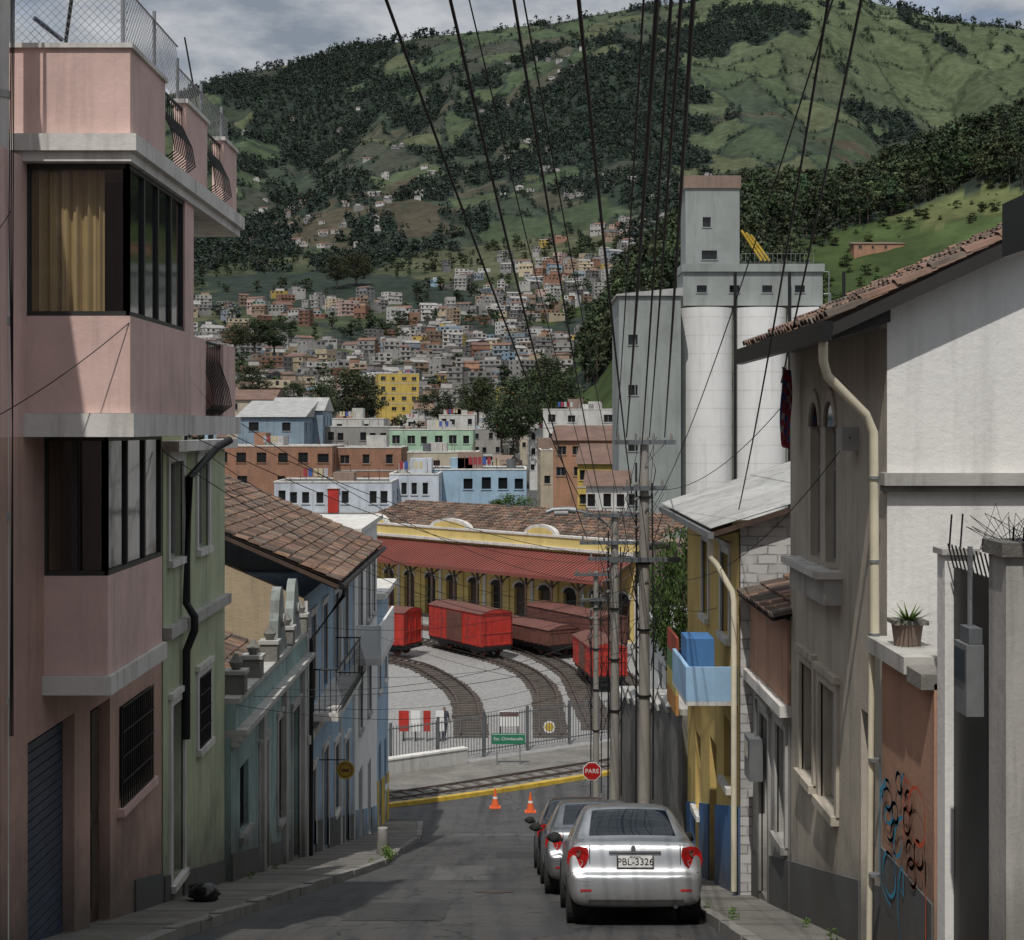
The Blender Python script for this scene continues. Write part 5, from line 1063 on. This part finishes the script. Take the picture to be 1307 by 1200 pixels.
for k in range(3):
    cx_=P(906,0,Y).x+k*5.95; r=2.9
    sb.tube([(cx_,Y+3.6,-16),(cx_,Y+3.6,0),(cx_,Y+3.6,P(0,391,Y).z)],r,M_silow,48)
for k in range(3): g.p('pipes').tube([(P(941,0,Y).x+k*5.95,Y+1.6,-16),(P(941,0,Y).x+k*5.95,Y+1.6,P(0,345,Y).z)],.18,M_black,8)
for zz in np.arange(-12,12.5,2.0):
    for k in range(3): g.p('joints').tube([(P(906,0,Y).x+k*5.95,Y+3.6,zz),(P(906,0,Y).x+k*5.95,Y+3.6,zz+.05)],2.91,M_slab,48)
for k in range(3):
    s=k*6; g.p('conveyor').tube([P(946+s,294+k*3,Y+5),P(982-(2-k)*5,333,Y+5)],.14,M_yel,6)
g.p('conveyor').tube([P(1051,347,Y+3),P(1058,347,Y+3),P(1058,390,Y+3)],.08,M_grey,5); g.p('conveyor').tube([P(1051,375,Y+3),P(1060,375,Y+3),P(1060,390,Y+3)],.08,M_grey,5)
rail(g.p('railings'),P(946,347,Y+3)+V((0,0,1)),UX,8,1.0,M_grey,.5,.03)
hx=(1122-CX)/F*610; bldg('hill_ruin',1090,1155,CY-(float(H(hx,610))+3.5)*F/610,610,8,mO,1,4,base=float(H(hx,610))-5,roof='shed',rc=M_terra)

for gg in G.allg: gg.finish()

# ------------------------------------------------------------ light, sky, camera
ts=V((-.15,-.6,1)).normalized(); el=math.asin(ts.z); az=math.atan2(ts.x,ts.y)
sun=bpy.data.lights.new('sun','SUN'); sun.energy=3.0; sun.angle=math.radians(.6); sun.color=(1,.96,.9); so=bpy.data.objects.new('sun',sun); S.collection.objects.link(so); so.rotation_euler=ts.to_track_quat('Z','Y').to_euler(); so.location=(0,-20,60)
w=bpy.data.worlds.new('World'); S.world=w; w.use_nodes=True; nt=w.node_tree; bg=nt.nodes['Background']; bg.inputs[1].default_value=.11
sk=nd(nt,'ShaderNodeTexSky',sky_type='NISHITA'); sk.sun_disc=False; sk.sun_elevation=el; sk.sun_rotation=az%(2*math.pi); sk.altitude=2800; sk.dust_density=1.5
tc=nd(nt,'ShaderNodeTexCoord'); mp=nd(nt,'ShaderNodeMapping'); mp.inputs['Scale'].default_value=(1,1,2.6); nt.links.new(tc.outputs['Generated'],mp.inputs[0])
n1=noise_n(nt,mp.outputs[0],3.2,9,.58); n2=noise_n(nt,mp.outputs[0],11,9,.6); sp=nd(nt,'ShaderNodeSeparateXYZ'); nt.links.new(tc.outputs['Generated'],sp.inputs[0])
cc=mixc(nt,ramp(nt,n2,.38,.62),(2.1,2.45,2.95),(4.7,4.85,5.1)); cc2=mixc(nt,ramp(nt,n2,.35,.68),(4.5,4.8,5.2),(8,8.1,8.3)); cc=mixc(nt,ramp(nt,sp.outputs[2],.35,.8),cc,cc2)
fin=mixc(nt,ramp(nt,n1,.30,.48),sk.outputs[0],cc); nt.links.new(fin,bg.inputs[0])
cam=bpy.data.cameras.new('camera'); co=bpy.data.objects.new('camera',cam); S.collection.objects.link(co); S.camera=co
cam.sensor_width=36; cam.lens=36*F/1307; cam.shift_y=-55/1307; cam.clip_start=.1; cam.clip_end=9000; co.rotation_euler=(math.pi/2,0,0)
S.view_settings.view_transform='Standard'; S.view_settings.look='None'; S.view_settings.exposure=0
